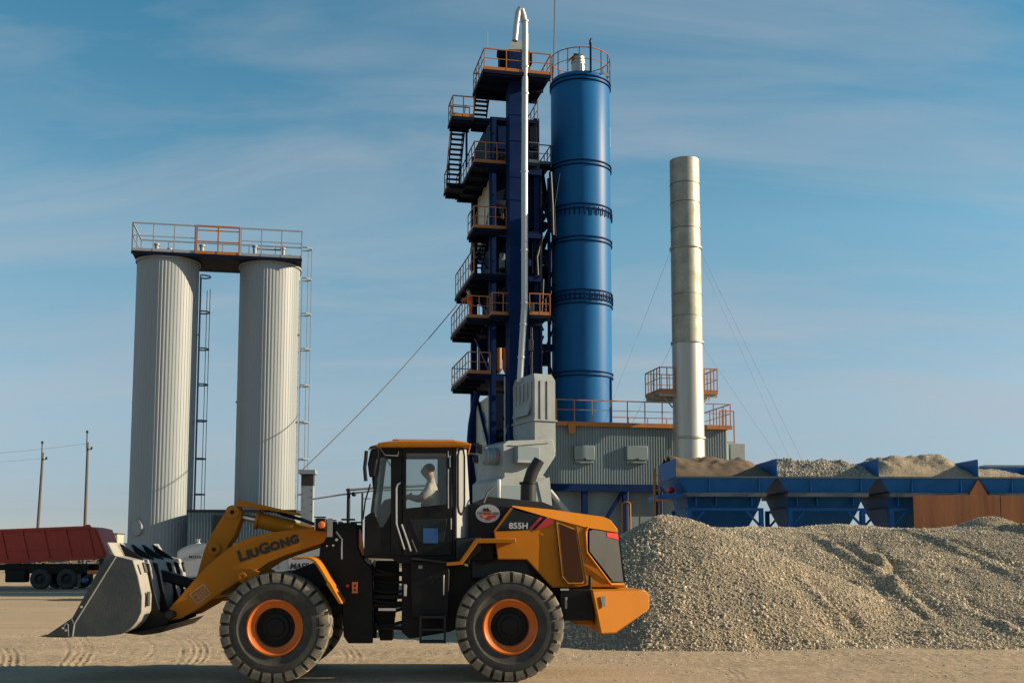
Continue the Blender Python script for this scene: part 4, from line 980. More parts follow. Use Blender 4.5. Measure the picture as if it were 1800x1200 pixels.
# ------------------------------------------------------------------ bitumen tanks
KF = Fr(280, 51, 11)
def corr_cyl(name, r0, z0, z1, n, parent, m, dep=.012, ctr=(0, 0)):
    """standing-seam cladding wrapped on a cylinder"""
    prof = []
    for k in range(n):
        a = 2 * math.pi / n
        for f, rr in ((0, r0), (.50, r0), (.58, r0 + dep), (.92, r0 + dep)): prof.append(((k + f) * a, rr))
    mb = MB(); N_ = len(prof); zs = [z0, z1]
    for z in zs:
        for a, rr in prof: mb.v.append((ctr[0] + rr * math.cos(a), ctr[1] + rr * math.sin(a), z))
    for i in range(N_):
        mb.f.append((i, (i + 1) % N_, N_ + (i + 1) % N_, N_ + i)); mb.m.append(0)
    mb.f.append(tuple(range(N_, 2 * N_))); mb.m.append(0)
    return mb.build(name, m, parent)
ztop = KF.Z(447, -1.4, 290)
tanks = []
for i, (px, lab) in enumerate(((280, 'tall ribbed cream tank farther from the plant, its ladder in shade'), (464, 'tall ribbed cream tank nearer the plant, its ladder sunlit'))):
    F = Fr(px, 51 + (px - 280) / 1960 * 51 * math.tan(R(11)) * 1.02, 11); tk = F.root('storage_tank', lab, 'tank', 'bitumen tanks'); tanks.append((F, tk))
    body = corr_cyl('shell', 1.385, .35, ztop - .05, 58, tk, MT['cream'])
    MB().lathe([(.0001, 0), (1.5, 0), (1.5, .35), (.0001, .35)], n=40).build('plinth', MT['conc'], tk, smooth=40)
    MB().lathe([(1.43, ztop - .14), (1.46, ztop - .14), (1.46, ztop - .04), (1.43, ztop - .04)], n=48).build('eave_ring', MT['railgrey'], tk, smooth=40)
    # manhole
    mx_, mz_ = F.uz(240 if i == 0 else 428, 927, -1.2); th = -math.acos(max(-1, min(1, mx_ / 1.385)))
    c = Vector((1.41 * math.cos(th), 1.41 * math.sin(th), mz_)); nrm = Vector((math.cos(th), math.sin(th), 0)); rr = .36 if i == 0 else .55
    side_ = Vector((-nrm.y, nrm.x, 0)); loop = [c + nrm * .06 + (side_ * math.cos(t) + Vector((0, 0, 1)) * math.sin(t)) * rr for t in [2 * math.pi * k / 28 for k in range(28)]]
    mh = MB().loft(loop, [p - nrm * .16 for p in loop]).build('manhole', MT['cream'], tk, bevel=.015)
    MB().tube(loop + [loop[0]], .028, 6, caps=False).build('manhole_rim', MT['railgrey'], mh, smooth=40)
    for (yy, aa) in ((580, -.25), (737, -.3), (700, 2.9)):
        zz = F.Z(yy, -1.2, px); MB().tube([(1.38 * math.cos(aa), 1.38 * math.sin(aa), zz), (1.5 * math.cos(aa), 1.5 * math.sin(aa), zz)], .05, 8).build('probe_stub', MT['railgrey'], tk, smooth=40)
    # ladder with hoops, on the right side of each tank
    lm = MT['railblue'] if i == 0 else MT['railgrey']  # light put into the paint: shaded ladder darker, sunlit one paler
    lx = 1.48; 
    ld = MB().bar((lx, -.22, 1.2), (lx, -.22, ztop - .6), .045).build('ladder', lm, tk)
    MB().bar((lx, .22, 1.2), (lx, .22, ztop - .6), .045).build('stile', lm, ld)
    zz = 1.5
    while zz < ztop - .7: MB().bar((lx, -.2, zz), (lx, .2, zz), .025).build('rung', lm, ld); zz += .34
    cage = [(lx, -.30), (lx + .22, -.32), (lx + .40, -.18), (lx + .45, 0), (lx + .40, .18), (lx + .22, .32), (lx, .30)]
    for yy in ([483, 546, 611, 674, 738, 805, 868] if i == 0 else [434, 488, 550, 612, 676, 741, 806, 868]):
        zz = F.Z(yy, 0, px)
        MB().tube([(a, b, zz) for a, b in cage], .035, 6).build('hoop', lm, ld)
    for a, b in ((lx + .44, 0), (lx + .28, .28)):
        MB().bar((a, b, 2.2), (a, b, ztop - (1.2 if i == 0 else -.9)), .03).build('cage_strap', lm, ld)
# walkway across both tank tops: deck + railing pieces
F = tanks[0][0]; dz = tanks[1][0].O - F.O; L2 = dz.length
wk = KF.root('walkway', 'steel walkway with grey and orange railing bridging both tank tops', 'walkway')
x0, x1 = -1.44, L2 + 1.44; zd = ztop
deck = MB().box(x0, x1, -1.46, 1.46, zd - .02, zd + .07).build('deck', MT['navy'], wk)
MB().box(x0 - .03, x1 + .03, -1.50, -1.46, zd - .06, zd + .09).build('edge_beam', MT['navy'], wk)
xa, xb = KF.U(343, -1.45, 420), KF.U(424, -1.45, 420)
railing(KF, deck, [(x0, -1.44, zd + .09), (xa, -1.44, zd + .09)], 1.30, MT['railgrey'], MT['railgrey'], .86, .026, .16)
railing(KF, deck, [(xa + .08, -1.47, zd + .09), (xb - .08, -1.47, zd + .09)], 1.30, MT['orange'], MT['orange'], 1.1, .035, .16, (.45, .85))
railing(KF, deck, [(xb, -1.44, zd + .09), (x1, -1.44, zd + .09), (x1, 1.44, zd + .09)], 1.30, MT['railgrey'], MT['railgrey'], .86, .026, .16)
railing(KF, deck, [(x1, 1.44, zd + .09), (x0, 1.44, zd + .09), (x0, -1.44, zd + .09)], 1.30, MT['railgrey'], MT['railgrey'], 1.2, .026, .1)
for px, w, h in ((275, .10, .75), (298, .09, .55), (448, .09, .9), (498, .09, .85), (355, .1, .8), (510, .1, .5)):
    u = KF.U(px, 0, 420); MB().lathe([(w, 0), (w, h), (w * 1.5, h), (w * 1.5, h + .08), (.0001, h + .1)], c=(u, .2, zd + .07), n=14).build('breather_pipe', MT['railgrey'], deck, smooth=40)
MB().tube([(KF.U(448, 0, 420), .2, zd + .9), (KF.U(498, 0, 420), .2, zd + .9)], .04, 8).build('vent_line', MT['railgrey'], deck, smooth=40)

# ------------------------------------------------------------------ mixing tower
TF = Fr(861, 57, 12)
TW = TF.root('mixing_tower', 'tall dark blue asphalt mixing tower with orange railed platforms and stairs', 'tower')
def tb(name, px0, px1, py0, py1, d0, d1, m, parent=None, bevel=0):
    """box from picture extents on the plane d0"""
    u0, u1 = TF.U(px0, d0, (py0 + py1) / 2), TF.U(px1, d0, (py0 + py1) / 2); z0_, z1_ = TF.Z(py1, d0, px0), TF.Z(py0, d0, px0)
    return MB().box(u0, u1, d0, d1, z0_, z1_).build(name, MT[m], parent or TW, bevel=bevel)
def tb0(name, px0, px1, py0, d0, d1, m, z0_=0):
    u0, u1 = TF.U(px0, d0, 600), TF.U(px1, d0, 600); return MB().box(u0, u1, d0, d1, z0_, TF.Z(py0, d0, px0)).build(name, MT[m], TW)
tb0('leg', 861, 872, 205, 0, .35, 'blue'); tb0('leg', 939, 949, 208, .4, .7, 'blue')
uL, uRt = TF.U(861, 0, 600), TF.U(949, .4, 600)
for u in (uL, uRt - .33): MB().box(u, u + .33, 5.5, 5.85, 0, TF.Z(215, 0)).build('leg', MT['blue'], TW)
elev = tb0('elevator_casing', 896, 929, 140, -1.35, -.35, 'blue')
for yy in (200, 246, 310, 350, 428, 505, 590, 700): 
    zz = TF.Z(yy, -1.35); MB().box(TF.U(895.3, -1.37, 600), TF.U(929.7, -1.37, 600), -1.375, -.33, zz - .035, zz + .035).build('casing_flange', MT['blue'], elev)
MB().box(TF.U(894, -1.4, 110), TF.U(931, -1.4, 110), -1.45, -.2, TF.Z(128, -1.4), TF.Z(88, -1.4)).build('elevator_head', MT['blue'], TW)
a, b = TF.P(893, 88, -1.4), TF.P(903, 68, -1.4); c, d = TF.P(930, 88, -1.4), TF.P(921, 68, -1.4)
MB().add([(a.x,-1.45,a.z),(c.x,-1.45,c.z),(c.x,-.2,c.z),(a.x,-.2,a.z),(b.x,-1.2,b.z),(d.x,-1.2,d.z),(d.x,-.45,d.z),(b.x,-.45,b.z)], [(0,1,5,4),(1,2,6,5),(2,3,7,6),(3,0,4,7),(4,5,6,7),(0,3,2,1)]).build('head_hood', MT['hood'], TW)
MB().lathe([(.0001,-.32),(.20,-.30),(.24,.0),(.20,.28),(.0001,.3)], c=TF.P(884, 96, -1.0), axis='X', n=18).build('drive_motor', MT['navy'], TW, smooth=40)
tb('gear_box', 879, 895, 88, 122, -1.0, -.4, 'navy', bevel=.05); tb('motor', 930, 936, 92, 112, -1.0, -.5, 'navy', bevel=.05)
# enclosed storeys
tb('screen_house', 863, 947, 206, 288, .40, 5.4, 'navy')
for k in range(4): tb('screen_panel', 873 + k * 6, 878 + k * 6 - .5, 214, 282, .37, .42, 'navy')
tb('hot_bin', 866, 946, 292, 398, .9, 5.4, 'sandclad')
tb('bin_front', 868, 945, 300, 398, .55, .9, 'navy')
tb('sieve_door', 875, 893, 222, 262, .33, .40, 'blue', bevel=.02); tb('sieve_door', 931, 944, 222, 262, .33, .40, 'navy', bevel=.02)
tb('mixer_box', 868, 942, 425, 470, 1.2, 5.0, 'navy'); tb('weigh_hopper', 874, 915, 402, 430, 1.4, 3.6, 'navy')
tb('mixer_body', 868, 945, 488, 545, 1.6, 5.0, 'navy'); tb('lower_house', 873, 942, 566, 612, 2.2, 5.2, 'navy')
tb('filler_box', 905, 945, 618, 700, 2.0, 4.6, 'navy'); tb('store_wall', 866, 944, 690, 960, .6, 5.6, 'sandclad')
tb('store_front', 869, 943, 690, 960, .35, .6, 'navy')
for k, (y0, y1) in enumerate(((712, 735), (745, 768), (776, 800))):      # faded blue emblem on the side cladding
    p0, p1 = TF.P(861, y0, .6), TF.P(861, y1, .6)
    u = TF.U(866, .6, 825) - .012; MB().prism([(2.2 + k * .2, p1.z), (2.7 + k * .2, p1.z), (3.6, p0.z), (3.2, p0.z)], 0, 1)
    MB().loft([(u, 2.2 + k*.2, p1.z), (u, 2.9 + k*.2, p1.z), (u, 3.6, p0.z), (u, 3.1, p0.z)], [(u+.008, 2.2 + k*.2, p1.z), (u+.008, 2.9 + k*.2, p1.z), (u+.008, 3.6, p0.z), (u+.008, 3.1, p0.z)]).build('emblem', MT['bluep'], TW)
# floors, ring beams, bracing
for yy in (290, 402, 478, 556, 655):
    zz = TF.Z(yy, 0); MB().box(uL + .1, uRt, .1, 5.8, zz - .22, zz - .06).build('floor_slab', MT['navy'], TW)
    for d_ in (.05, 5.55): MB().bar((uL, d_ + .1, zz - .3), (uRt, d_ + .1, zz - .3), .2, .25).build('beam', MT['blue'], TW)
for (ya, yb) in ((655, 556), (556, 478), (800, 655), (478, 402)):
    za, zb = TF.Z(ya, 0), TF.Z(yb, 0)
    MB().bar((uL + .2, 5.7, za), (uRt - .2, 5.7, zb), .14).build('brace', MT['blue'], TW)
    MB().bar((uL + .17, .5, za), (uL + .17, 5.5, zb), .14).build('brace', MT['blue'], TW)
    MB().bar((uRt - .17, .5, zb), (uRt - .17, 5.5, za), .14).build('brace', MT['blue'], TW)
def platform(px0, px1, py, d0, d1, rails='fl', h=1.1, sp=.62, rm='orange', toe=.2, beam='orange', label=None, under='navy'):
    u0, u1 = TF.U(px0, d0, py), TF.U(px1, d0, py); z = TF.Z(py, d0, px0)
    dk = MB().box(u0, u1, d0, d1, z - .10, z - .02).build('platform', MT[under], TW)
    n = max(1, int((d1 - d0) / 1.2))
    for k in range(n + 1):
        dd = d0 + .06 + (d1 - d0 - .12) * k / n; MB().bar((u0 + .03, dd, z - .20), (u1 - .03, dd, z - .20), .08, .2).build('joist', MT[under], dk)
    MB().bar((u0 - .0, d0 - .03, z - .09), (u1, d0 - .03, z - .09), .06, .18).build('edge_beam', MT['navy'], dk)
    MB().bar((u0 - .03, d0 - .03, z - .09), (u0 - .03, d1, z - .09), .06, .18).build('edge_beam', MT['navy'], dk)
    if 'f' in rails: railing(TF, dk, [(u0, d0, z), (u1, d0, z)], h, MT[rm], MT[rm], sp, .024, toe)
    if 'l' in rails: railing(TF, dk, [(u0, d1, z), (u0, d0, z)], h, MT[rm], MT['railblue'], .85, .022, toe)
    if 'r' in rails: railing(TF, dk, [(u1, d0, z), (u1, d1, z)], h, MT[rm], MT[rm], .85, .022, toe)
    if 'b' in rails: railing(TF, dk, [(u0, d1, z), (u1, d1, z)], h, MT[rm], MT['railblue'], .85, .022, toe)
    return dk, u0, u1, z
platform(851, 968, 122, -2.2, .9, 'flbr', 1.12, 1.15)
platform(796, 833, 204, -.9, .5, 'flb', 1.1, .62)
platform(833, 862, 207, -.7, .5, '', 1.1)
platform(834, 893, 285, -.35, 5.6, 'fl', 1.12)
platform(833, 890, 400, -.5, 1.3, 'fl', 1.15)
platform(833, 896, 480, -.35, 5.6, 'l', 1.35)
platform(822, 862, 558, -.35, 5.0, 'fl', 1.15)
platform(865, 904, 553, -1.0, .3, 'flr', 1.15)
platform(931, 967, 553, -.8, 1.0, 'fr', 1.12)
platform(823, 862, 656, -.35, 5.0, 'flb', 1.12)
platform(905, 947, 284, -.2, 1.2, 'fr', 1.1, rm='railblue')
platform(940, 968, 288, 2.0, 5.0, 'fr', 1.1, rm='railblue')
platform(866, 945, 206, .3, 5.2, 'r', 1.1)
# stairs: stringers and single treads
def stair(pxl, pxr, y0, d0, y1, d1, n, rails=True):
    ul, ur = TF.U(pxl, d0, y0), TF.U(pxr, d0, y0); za, zb = TF.Z(y0, d0, pxl), TF.Z(y1, d1, pxl)
    st_ = MB().bar((ul, d0, za), (ul, d1, zb), .05, .22).build('stair', MT['navy'], TW)
    MB().bar((ur, d0, za), (ur, d1, zb), .05, .22).build('stringer', MT['navy'], st_)
    for k in range(n):
        t = (k + .5) / n; dd = d0 + (d1 - d0) * t; zz = za + (zb - za) * t; MB().box(ul, ur, dd - .12, dd + .12, zz - .03, zz + .01).build('tread', MT['navy'], st_)
    if rails:
        for u in (ul, ur):
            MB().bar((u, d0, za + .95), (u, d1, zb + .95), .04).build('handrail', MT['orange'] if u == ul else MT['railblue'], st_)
            for k in range(4):
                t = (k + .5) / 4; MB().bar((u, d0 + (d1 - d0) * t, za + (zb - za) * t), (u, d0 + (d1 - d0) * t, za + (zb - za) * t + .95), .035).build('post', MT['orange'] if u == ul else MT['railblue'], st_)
stair(838, 861, 158, .2, 205, 1.2, 6)
stair(796, 818, 213, .5, 328, 2.6, 13)
stair(838, 858, 404, .6, 474, 2.6, 9)
dk, u0, u1, z = platform(790, 818, 322, 2.4, 4.2, 'lb', 1.1)
# hangers of the stair landing
MB().bar((TF.U(820, .5, 215), .5, TF.Z(215, .5)), (TF.U(820, .5, 300), .5, TF.Z(300, .5)), .10).build('hanger', MT['blue'], TW)
# machinery glimpsed in the open storeys
rnd = random.Random(11)
for (px, py, r, dd) in ((890, 440, .22, .9), (884, 505, .25, 1.1), (948, 385, .28, 1.6), (955, 400, .22, 2.2), (942, 430, .3, 1.8), (958, 452, .18, 1.4), (880, 360, .25, .5), (938, 520, .25, 1.5)):
    p = TF.P(px, py, dd); MB().lathe([(.0001, -.4), (r, -.4), (r, .3), (r * .6, .42), (.0001, .42)], c=p, axis=rnd.choice('XYZ'), n=14).build('drive_unit', MT['navy'], TW, smooth=40)
for (xa, ya, xb, yb, dd, r, m) in ((934, 300, 934, 545, 1.0, .10, 'navy'), (938, 300, 938, 480, .7, .07, 'alu'), (960, 420, 944, 470, 2.0, .12, 'navy'), (952, 300, 968, 400, 3.0, .13, 'navy'), (968, 400, 950, 440, 2.4, .12, 'navy'),
                                   (955, 330, 962, 380, 2.5, .10, 'navy'), (934, 560, 934, 660, .8, .06, 'white'), (944, 560, 944, 660, 1.2, .22, 'blue'), (931, 560, 931, 665, 1.4, .16, 'navy'), (938, 560, 938, 660, 1.5, .10, 'navy'), (928, 470, 966, 470, 2.0, .12, 'navy'), (946, 510, 958, 548, 2.6, .16, 'blue'), (966, 430, 966, 548, 3.4, .10, 'navy'), (955, 520, 955, 548, 3.6, .12, 'navy')):
    MB().tube([TF.P(xa, ya, dd), TF.P(xb, yb, dd)], r, 8).build('pipe', MT[m], TW, smooth=40)
rc = random.Random(31)
lv = [290, 402, 478, 556, 655]
for k in range(len(lv) - 1):
    za, zb = TF.Z(lv[k], 0), TF.Z(lv[k + 1], 0)
    for d_ in (.9, 3.2):
        MB().bar((uRt - .15, d_, zb), (uRt + .9, d_ + .1, za - .3), .09).build('brace', MT['navy'], TW)
        MB().bar((uRt - .15, d_, za - .3), (uRt + .9, d_ + .1, zb), .09).build('brace', MT['navy'], TW)
    for q_ in range(6):
        u_ = rc.uniform(uL + .5, uRt - .6); d_ = rc.uniform(.15, .8); w_ = rc.uniform(.12, .42); h_ = rc.uniform(.25, .8); z_ = rc.uniform(zb + .2, za - 1.0)
        MB().box(u_, u_ + w_, d_, d_ + .3, z_, z_ + h_).build('control_box', MT[rc.choice(('navy', 'navy', 'blue', 'dkgrey', 'greyclad'))], TW, bevel=.02)
    for q_ in range(7):
        u_ = rc.choice((rc.uniform(uL + .45, uL + 1.0), rc.uniform(uRt - .6, uRt + .9))); d_ = rc.uniform(-.1, 3.0)
        pts_ = [(u_, d_, zb - .2), (u_ + rc.uniform(-.1, .1), d_, zb + (za - zb) * .4), (u_ + rc.uniform(-.3, .3), d_ + .1, za - .2)]
        MB().tube(pts_, rc.choice((.03, .04, .06, .09)), 7).build('pipe', MT[rc.choice(('navy', 'navy', 'blue', 'dkgrey'))], TW, smooth=40)
    for q_ in range(3):
        u_ = rc.uniform(uRt, uRt + .6); d_ = rc.uniform(1.5, 4.5); r_ = rc.uniform(.15, .32); z_ = rc.uniform(zb + .4, za - .6)
        MB().lathe([(.0001, -.35), (r_, -.35), (r_, .25), (r_ * .55, .4), (.0001, .4)], c=(u_, d_, z_), axis=rc.choice('XYZ'), n=14).build('drive_unit', MT['navy'], TW, smooth=40)
MB().box(uRt + .02, uRt + .12, .3, .4, TF.Z(660, 0), TF.Z(290, 0)).build('cable_tray', MT['navy'], TW)
MB().box(uRt + .75, uRt + .9, 1.6, 1.75, 0, TF.Z(290, 0)).build('hanger', MT['blue'], TW)
MB().box(TF.U(940, 2.2, 600), TF.U(972, 2.2, 600), 2.2, 2.5, TF.Z(614, 2.2), TF.Z(602, 2.2)).build('tie_beam', MT['blue'], TW)
MB().box(TF.U(932, 2.8, 480), TF.U(968, 2.8, 480), 2.8, 4.4, TF.Z(545, 2.8), TF.Z(468, 2.8)).build('service_room', MT['navy'], TW)
MB().box(TF.U(934, 3.0, 350), TF.U(950, 3.0, 350), 3.0, 5.0, TF.Z(440, 3.0), TF.Z(290, 3.0)).build('chute_box', MT['navy'], TW)
for px in (877, 889):
    p0, p1 = TF.P(px, 648, .2), TF.P(px, 612, .2)
    MB().tube([p0, p1], .17, 16).tube([p0 + Vector((0, 0, -.25)), p0], [.05, .17], 16).build('orange_cyclone', MT['orange'], TW, smooth=40)
for px in (887.5, 891.5, 895.5): MB().tube([TF.P(px, 662, -.25), TF.P(px, 776, -.25)], .052, 8).build('supply_pipe', MT['white'], TW, smooth=40)
for yy in (690, 735): MB().bar(TF.P(884, yy, -.2), TF.P(898, yy, -.2), .15, .2).build('pipe_clamp', MT['navy'], TW)
MB().tube([TF.P(840, 690, 1.0), TF.P(834, 710, 1.0), TF.P(828, 745, 1.0), TF.P(826, 770, 1.0), TF.P(826, 900, 1.0)], .16, 12).build('down_pipe', MT['blue'], TW, smooth=40)
MB().bar(TF.P(824, 768, .9), TF.P(832, 768, .9), .3, .06).build('pipe_flange', MT['navy'], TW)
for (xa, ya, xb, yb) in ((836, 850, 870, 850), (836, 866, 870, 866), (846, 830, 842, 880), (858, 815, 866, 880)): MB().bar(TF.P(xa, ya, .4), TF.P(xb, yb, .4), .10).build('strut', MT['navy'], TW)
tb('support_column', 842, 858, 595, 652, 4.2, 4.6, 'blue')
MB().prism([TF.uz(837, 812, -.4), TF.uz(862, 800, -.4), TF.uz(862, 826, -.4), TF.uz(840, 836, -.4)], -.5, .2).build('chute_end', MT['greyclad'], TW)

# silver exhaust pipe down the tower front
PF = Fr(921, 55.2, 12)
pp = MB().tube([PF.P(x, y, 0) for x, y in ((905,72),(908,42),(911,22),(914,16),(917,18),(920,28),(923,42),(923,60))], .155, 14).tube([PF.P(923, 60, 0), PF.P(922, 300, 0), PF.P(922, 534, 0), PF.P(921, 548, 0), PF.P(914, 672, 0)], .165, 18)
po = pp.build('exhaust_duct', MT['alu'], smooth=40); PF.place(po); tag(po, 'slim silver pipe running down the whole front of the blue tower', 'pipe')
for yy, px in ((38, 922.5), (118, 923), (165, 923), (302, 922), (440, 922), (533, 922), (570, 919.8), (628, 916.3)):
    p = PF.P(px, yy, 0); MB().lathe([(.165, -.04), (.195, -.04), (.195, .04), (.165, .04)], c=p, n=18).build('joint_band', MT['alu'], po, smooth=40)

# antenna mast
an = MB().tube([TF.world(TF.P(973, 128, 0)), TF.world(TF.P(976, -40, 0))], .025, 6).build('antenna', MT['wire']); tag(an, 'thin lightning rod rising from the top platform beside the blue silo', 'antenna')
an2 = MB().tube([TF.world(TF.P(857, 84, -2.1)), TF.world(TF.P(857, 56, -2.1))], .012, 6).build('antenna', MT['wirel']); tag(an2, 'short thin rod above the left corner of the top platform', 'antenna')

# ------------------------------------------------------------------ worker on the platform
wp_ = TF.P(826, 556, .35); fx = wp_.x; fz = TF.Z(558, -.35, 822); dy_ = .35
J = {'pelvis': (fx + .05, dy_, fz + .86, .13), 'chest': (fx + .0, dy_, fz + 1.20, .16), 'belly': (fx + .03, dy_, fz + 1.02, .14), 'neck': (fx - .05, dy_, fz + 1.40, .06), 'skull': (fx - .09, dy_, fz + 1.50, .085), 'crown': (fx - .09, dy_, fz + 1.57, .075), 'nose': (fx - .185, dy_, fz + 1.49, .014), 'jaw': (fx - .14, dy_, fz + 1.44, .045)}
E = [('pelvis','belly'),('belly','chest'),('chest','neck'),('neck','skull'),('skull','crown'),('skull','nose'),('skull','jaw')]
cats = dict(pelvis=1, belly=1, chest=1, neck=0, skull=0, crown=0, nose=0, jaw=0)
for s, sg in (('l', -1), ('r', 1)):
    J['sh'+s] = (fx, dy_ + sg*.2, fz + 1.29, .08); J['el'+s] = (fx - .10, dy_ + sg*.26, fz + 1.06, .06); J['wr'+s] = (fx - .30, dy_ + sg*.2, fz + 1.10, .045)
    E += [('chest','sh'+s),('sh'+s,'el'+s),('el'+s,'wr'+s)]; cats.update({'sh'+s:1,'el'+s:1,'wr'+s:1}); hand(J, E, cats, 'wr'+s, J['wr'+s][:3], (-1,0,0), (0,sg,0), (0,0,-1), 0)
    J['hip'+s] = (fx + .05, dy_ + sg*.1, fz + .80, .10); J['kn'+s] = (fx + .03, dy_ + sg*.11, fz + .46, .075); J['an'+s] = (fx + .06, dy_ + sg*.12, fz + .08, .055); J['toe'+s] = (fx - .12, dy_ + sg*.13, fz + .045, .045)
    E += [('pelvis','hip'+s),('hip'+s,'kn'+s),('kn'+s,'an'+s),('an'+s,'toe'+s)]; cats.update({'hip'+s:1,'kn'+s:1,'an'+s:2,'toe'+s:2})
wk_ = person('person', J, E, cats, [MT['skin'], MT['hivis'], MT['black']]); TF.place(wk_)
tag(wk_, 'worker in an orange suit standing on a railed platform of the blue tower', 'person')
head(wk_, (fx - .09, dy_, fz + 1.50), .095, .08, .12)
MB().lathe([(.12, 1.54), (.105, 1.56), (.10, 1.61), (.07, 1.66), (.0001, 1.68)], c=(fx - .09, dy_, fz), n=16).build('helmet', MT['helmet'], wk_, smooth=50)

# ------------------------------------------------------------------ blue silo
SF = Fr(1025, 60, 12)
SL = SF.root('cement_silo', 'tall glossy blue cylindrical silo with railing and silver vent on top', 'silo')
Rs = 1.64
zt = SF.Z(123, -Rs, 1025)
def sz(y): return SF.Z(y, -Rs, 1025)
MB().lathe([(.0001, 1.2), (Rs, 1.2), (Rs, sz(285) ), (Rs, zt - .12), (Rs - .04, zt), (.0001, zt + .25)], n=72).build('shell', MT['siloblue'], SL, smooth=30)
def band(y, n=2, gap=.22, w=.05):
    for k in range(n):
        z = sz(y) - k * gap; MB().lathe([(Rs, z - w/2), (Rs + .075, z - w/2), (Rs + .075, z + w/2), (Rs, z + w/2)], n=72).build('flange_ring', MT['blue'], SL, smooth=30)
band(131); band(280); band(357, 2, .24); band(414); band(508, 3, .24); band(651); band(531, 1)
for yy, n_ in ((362, 20), (512, 20)):
    for k in range(n_):
        a = -math.pi / 2 + (k - n_ / 2) * .16; zz = sz(yy)
        MB().bar(((Rs + .06) * math.cos(a), (Rs + .06) * math.sin(a), zz), ((Rs + .06) * math.cos(a), (Rs + .06) * math.sin(a), zz - .42), .06, .05).build('flange_rib', MT['blue'], SL)
a = -math.pi / 2 + .88
MB().bar(((Rs + .02) * math.cos(a), (Rs + .02) * math.sin(a), sz(657)), ((Rs + .02) * math.cos(a), (Rs + .02) * math.sin(a), sz(760)), .12, .10).build('door_seam', MT['blue'], SL)
a0, a1 = -.42, -.20
MB().lathe([(Rs + .012, sz(243)), (Rs + .012, sz(208))], n=6, a0=a0, a1=a1).build('name_plate', MT['white'], SL)
# top railing
npst = 16; rr = Rs + .02
for k in range(npst):
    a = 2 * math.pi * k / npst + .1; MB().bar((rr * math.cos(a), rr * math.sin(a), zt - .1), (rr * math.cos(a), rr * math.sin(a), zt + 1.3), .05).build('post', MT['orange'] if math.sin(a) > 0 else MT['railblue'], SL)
for h_, r_ in ((1.3, .028), (.65, .018)):
    MB().tube([(rr * math.cos(2*math.pi*k/48), rr * math.sin(2*math.pi*k/48), zt + h_) for k in range(49)], r_, 6, caps=False).build('handrail' if h_ > 1 else 'mid_rail', MT['orange'], SL, smooth=40)
v0 = SF.P(1017, 118, -.5)
vt = MB().lathe([(.37, zt), (.37, zt + .85), (.40, zt + .86), (.40, zt + .95), (.37, zt + .96), (.37, zt + 1.22), (.0001, zt + 1.3)], c=(v0.x, -.4, 0), n=28).build('vent', MT['galv'], SL, smooth=35)
MB().add([(v0.x - .62, -.75, zt + .98), (v0.x - .35, -.75, zt + 1.32), (v0.x + .2, -.75, zt + 1.32), (v0.x - .62, -.05, zt + .98), (v0.x - .35, -.05, zt + 1.32), (v0.x + .2, -.05, zt + 1.32), (v0.x - .35, -.75, zt + 1.2), (v0.x - .35, -.05, zt + 1.2)], [(0,1,4,3),(1,2,5,4),(0,6,1),(3,4,7),(0,3,7,6)]).build('rain_hood', MT['galv'], vt)
ps_ = SF.P(1038, 118, -Rs)
MB().bar((ps_.x, -Rs - .03, zt - .1), (ps_.x, -Rs - .03, sz(76)), .09).build('mast', MT['navy'], SL)
u_ = SF.P(1059, 110, -.8); MB().box(u_.x - .04, u_.x + .04, -.9, -.8, zt, zt + .55).build('junction_post', MT['railgrey'], SL); MB().box(u_.x - .05, u_.x + .3, -1.1, -.7, zt - .0, zt + .2).build('junction_box', MT['railgrey'], SL)
# bird on the mast
bz = sz(76); bp = SF.world((ps_.x, -Rs - .03, bz))
bd = MB().ball((0, 0, .12), .075, .06, .13, 10).ball((.03, 0, .27), .05, .045, .05, 10).tube([(.06, 0, .275), (.13, 0, .262)], [.016, .003], 6).tube([(-.03, 0, .05), (-.09, 0, -.06)], [.04, .015], 6).build('bird', MT['mark'], smooth=50)
bd.location = bp; tag(bd, 'small dark bird perched on the mast of the blue silo', 'bird')

# ------------------------------------------------------------------ grey exhaust hood beside the tower
DF = Fr(940, 53.5, 24)
DH = DF.root('dryer_hood', 'pale grey angular steel duct hood standing before the blue tower', 'duct')
def dpt(x, y, d=0): return DF.P(x, y, d)
u0, u1 = DF.U(940, 0, 700), DF.U(976, 0, 700)
z1 = DF.Z(655, 0, 950); z2 = DF.Z(737, 0, 950); z3 = DF.Z(772, 0, 950)
up = MB().add([(u0,0,z2),(u1,0,z2),(u1,3.0,z2),(u0,3.0,z2),(u0,0,z1-.35),(u1,0,z1-.35),(u1,3.0,z1-.35),(u0,3.0,z1-.35),(u0+.1,.3,z1),(u1-.05,.3,z1),(u1-.05,2.8,z1),(u0+.1,2.8,z1)],
              [(0,1,5,4),(1,2,6,5),(2,3,7,6),(3,0,4,7),(4,5,9,8),(5,6,10,9),(6,7,11,10),(7,4,8,11),(8,9,10,11),(0,3,2,1)]).build('upper_box', MT['hood'], DH)
for k in range(6):
    dd = .3 + k * .46; MB().box(u0 - .06, u0 - .002, dd, dd + .08, z2 + .6, z1 - .4).build('stiffener', MT['hood'], up)
for fx_ in (.28, .62): MB().box(u0 + (u1 - u0) * fx_ - .03, u0 + (u1 - u0) * fx_ + .03, -.05, -.002, z2 + .02, z1 - .38).build('stiffener', MT['hood'], up)
MB().box(u0 - .08, u1 + .08, -.08, 3.08, z2 - .07, z2).build('flange', MT['hood'], DH)
# side hatch hood (left face)
MB().add([(u0-.01,.4,z2+.55),(u0-.01,2.2,z2+.55),(u0-.22,2.2,z2+.25),(u0-.22,.4,z2+.25),(u0-.01,.4,z2+1.15),(u0-.01,2.2,z2+.95)], [(0,1,2,3),(3,2,5,4),(0,3,4),(1,5,2)]).build('side_cowl', MT['hood'], DH)
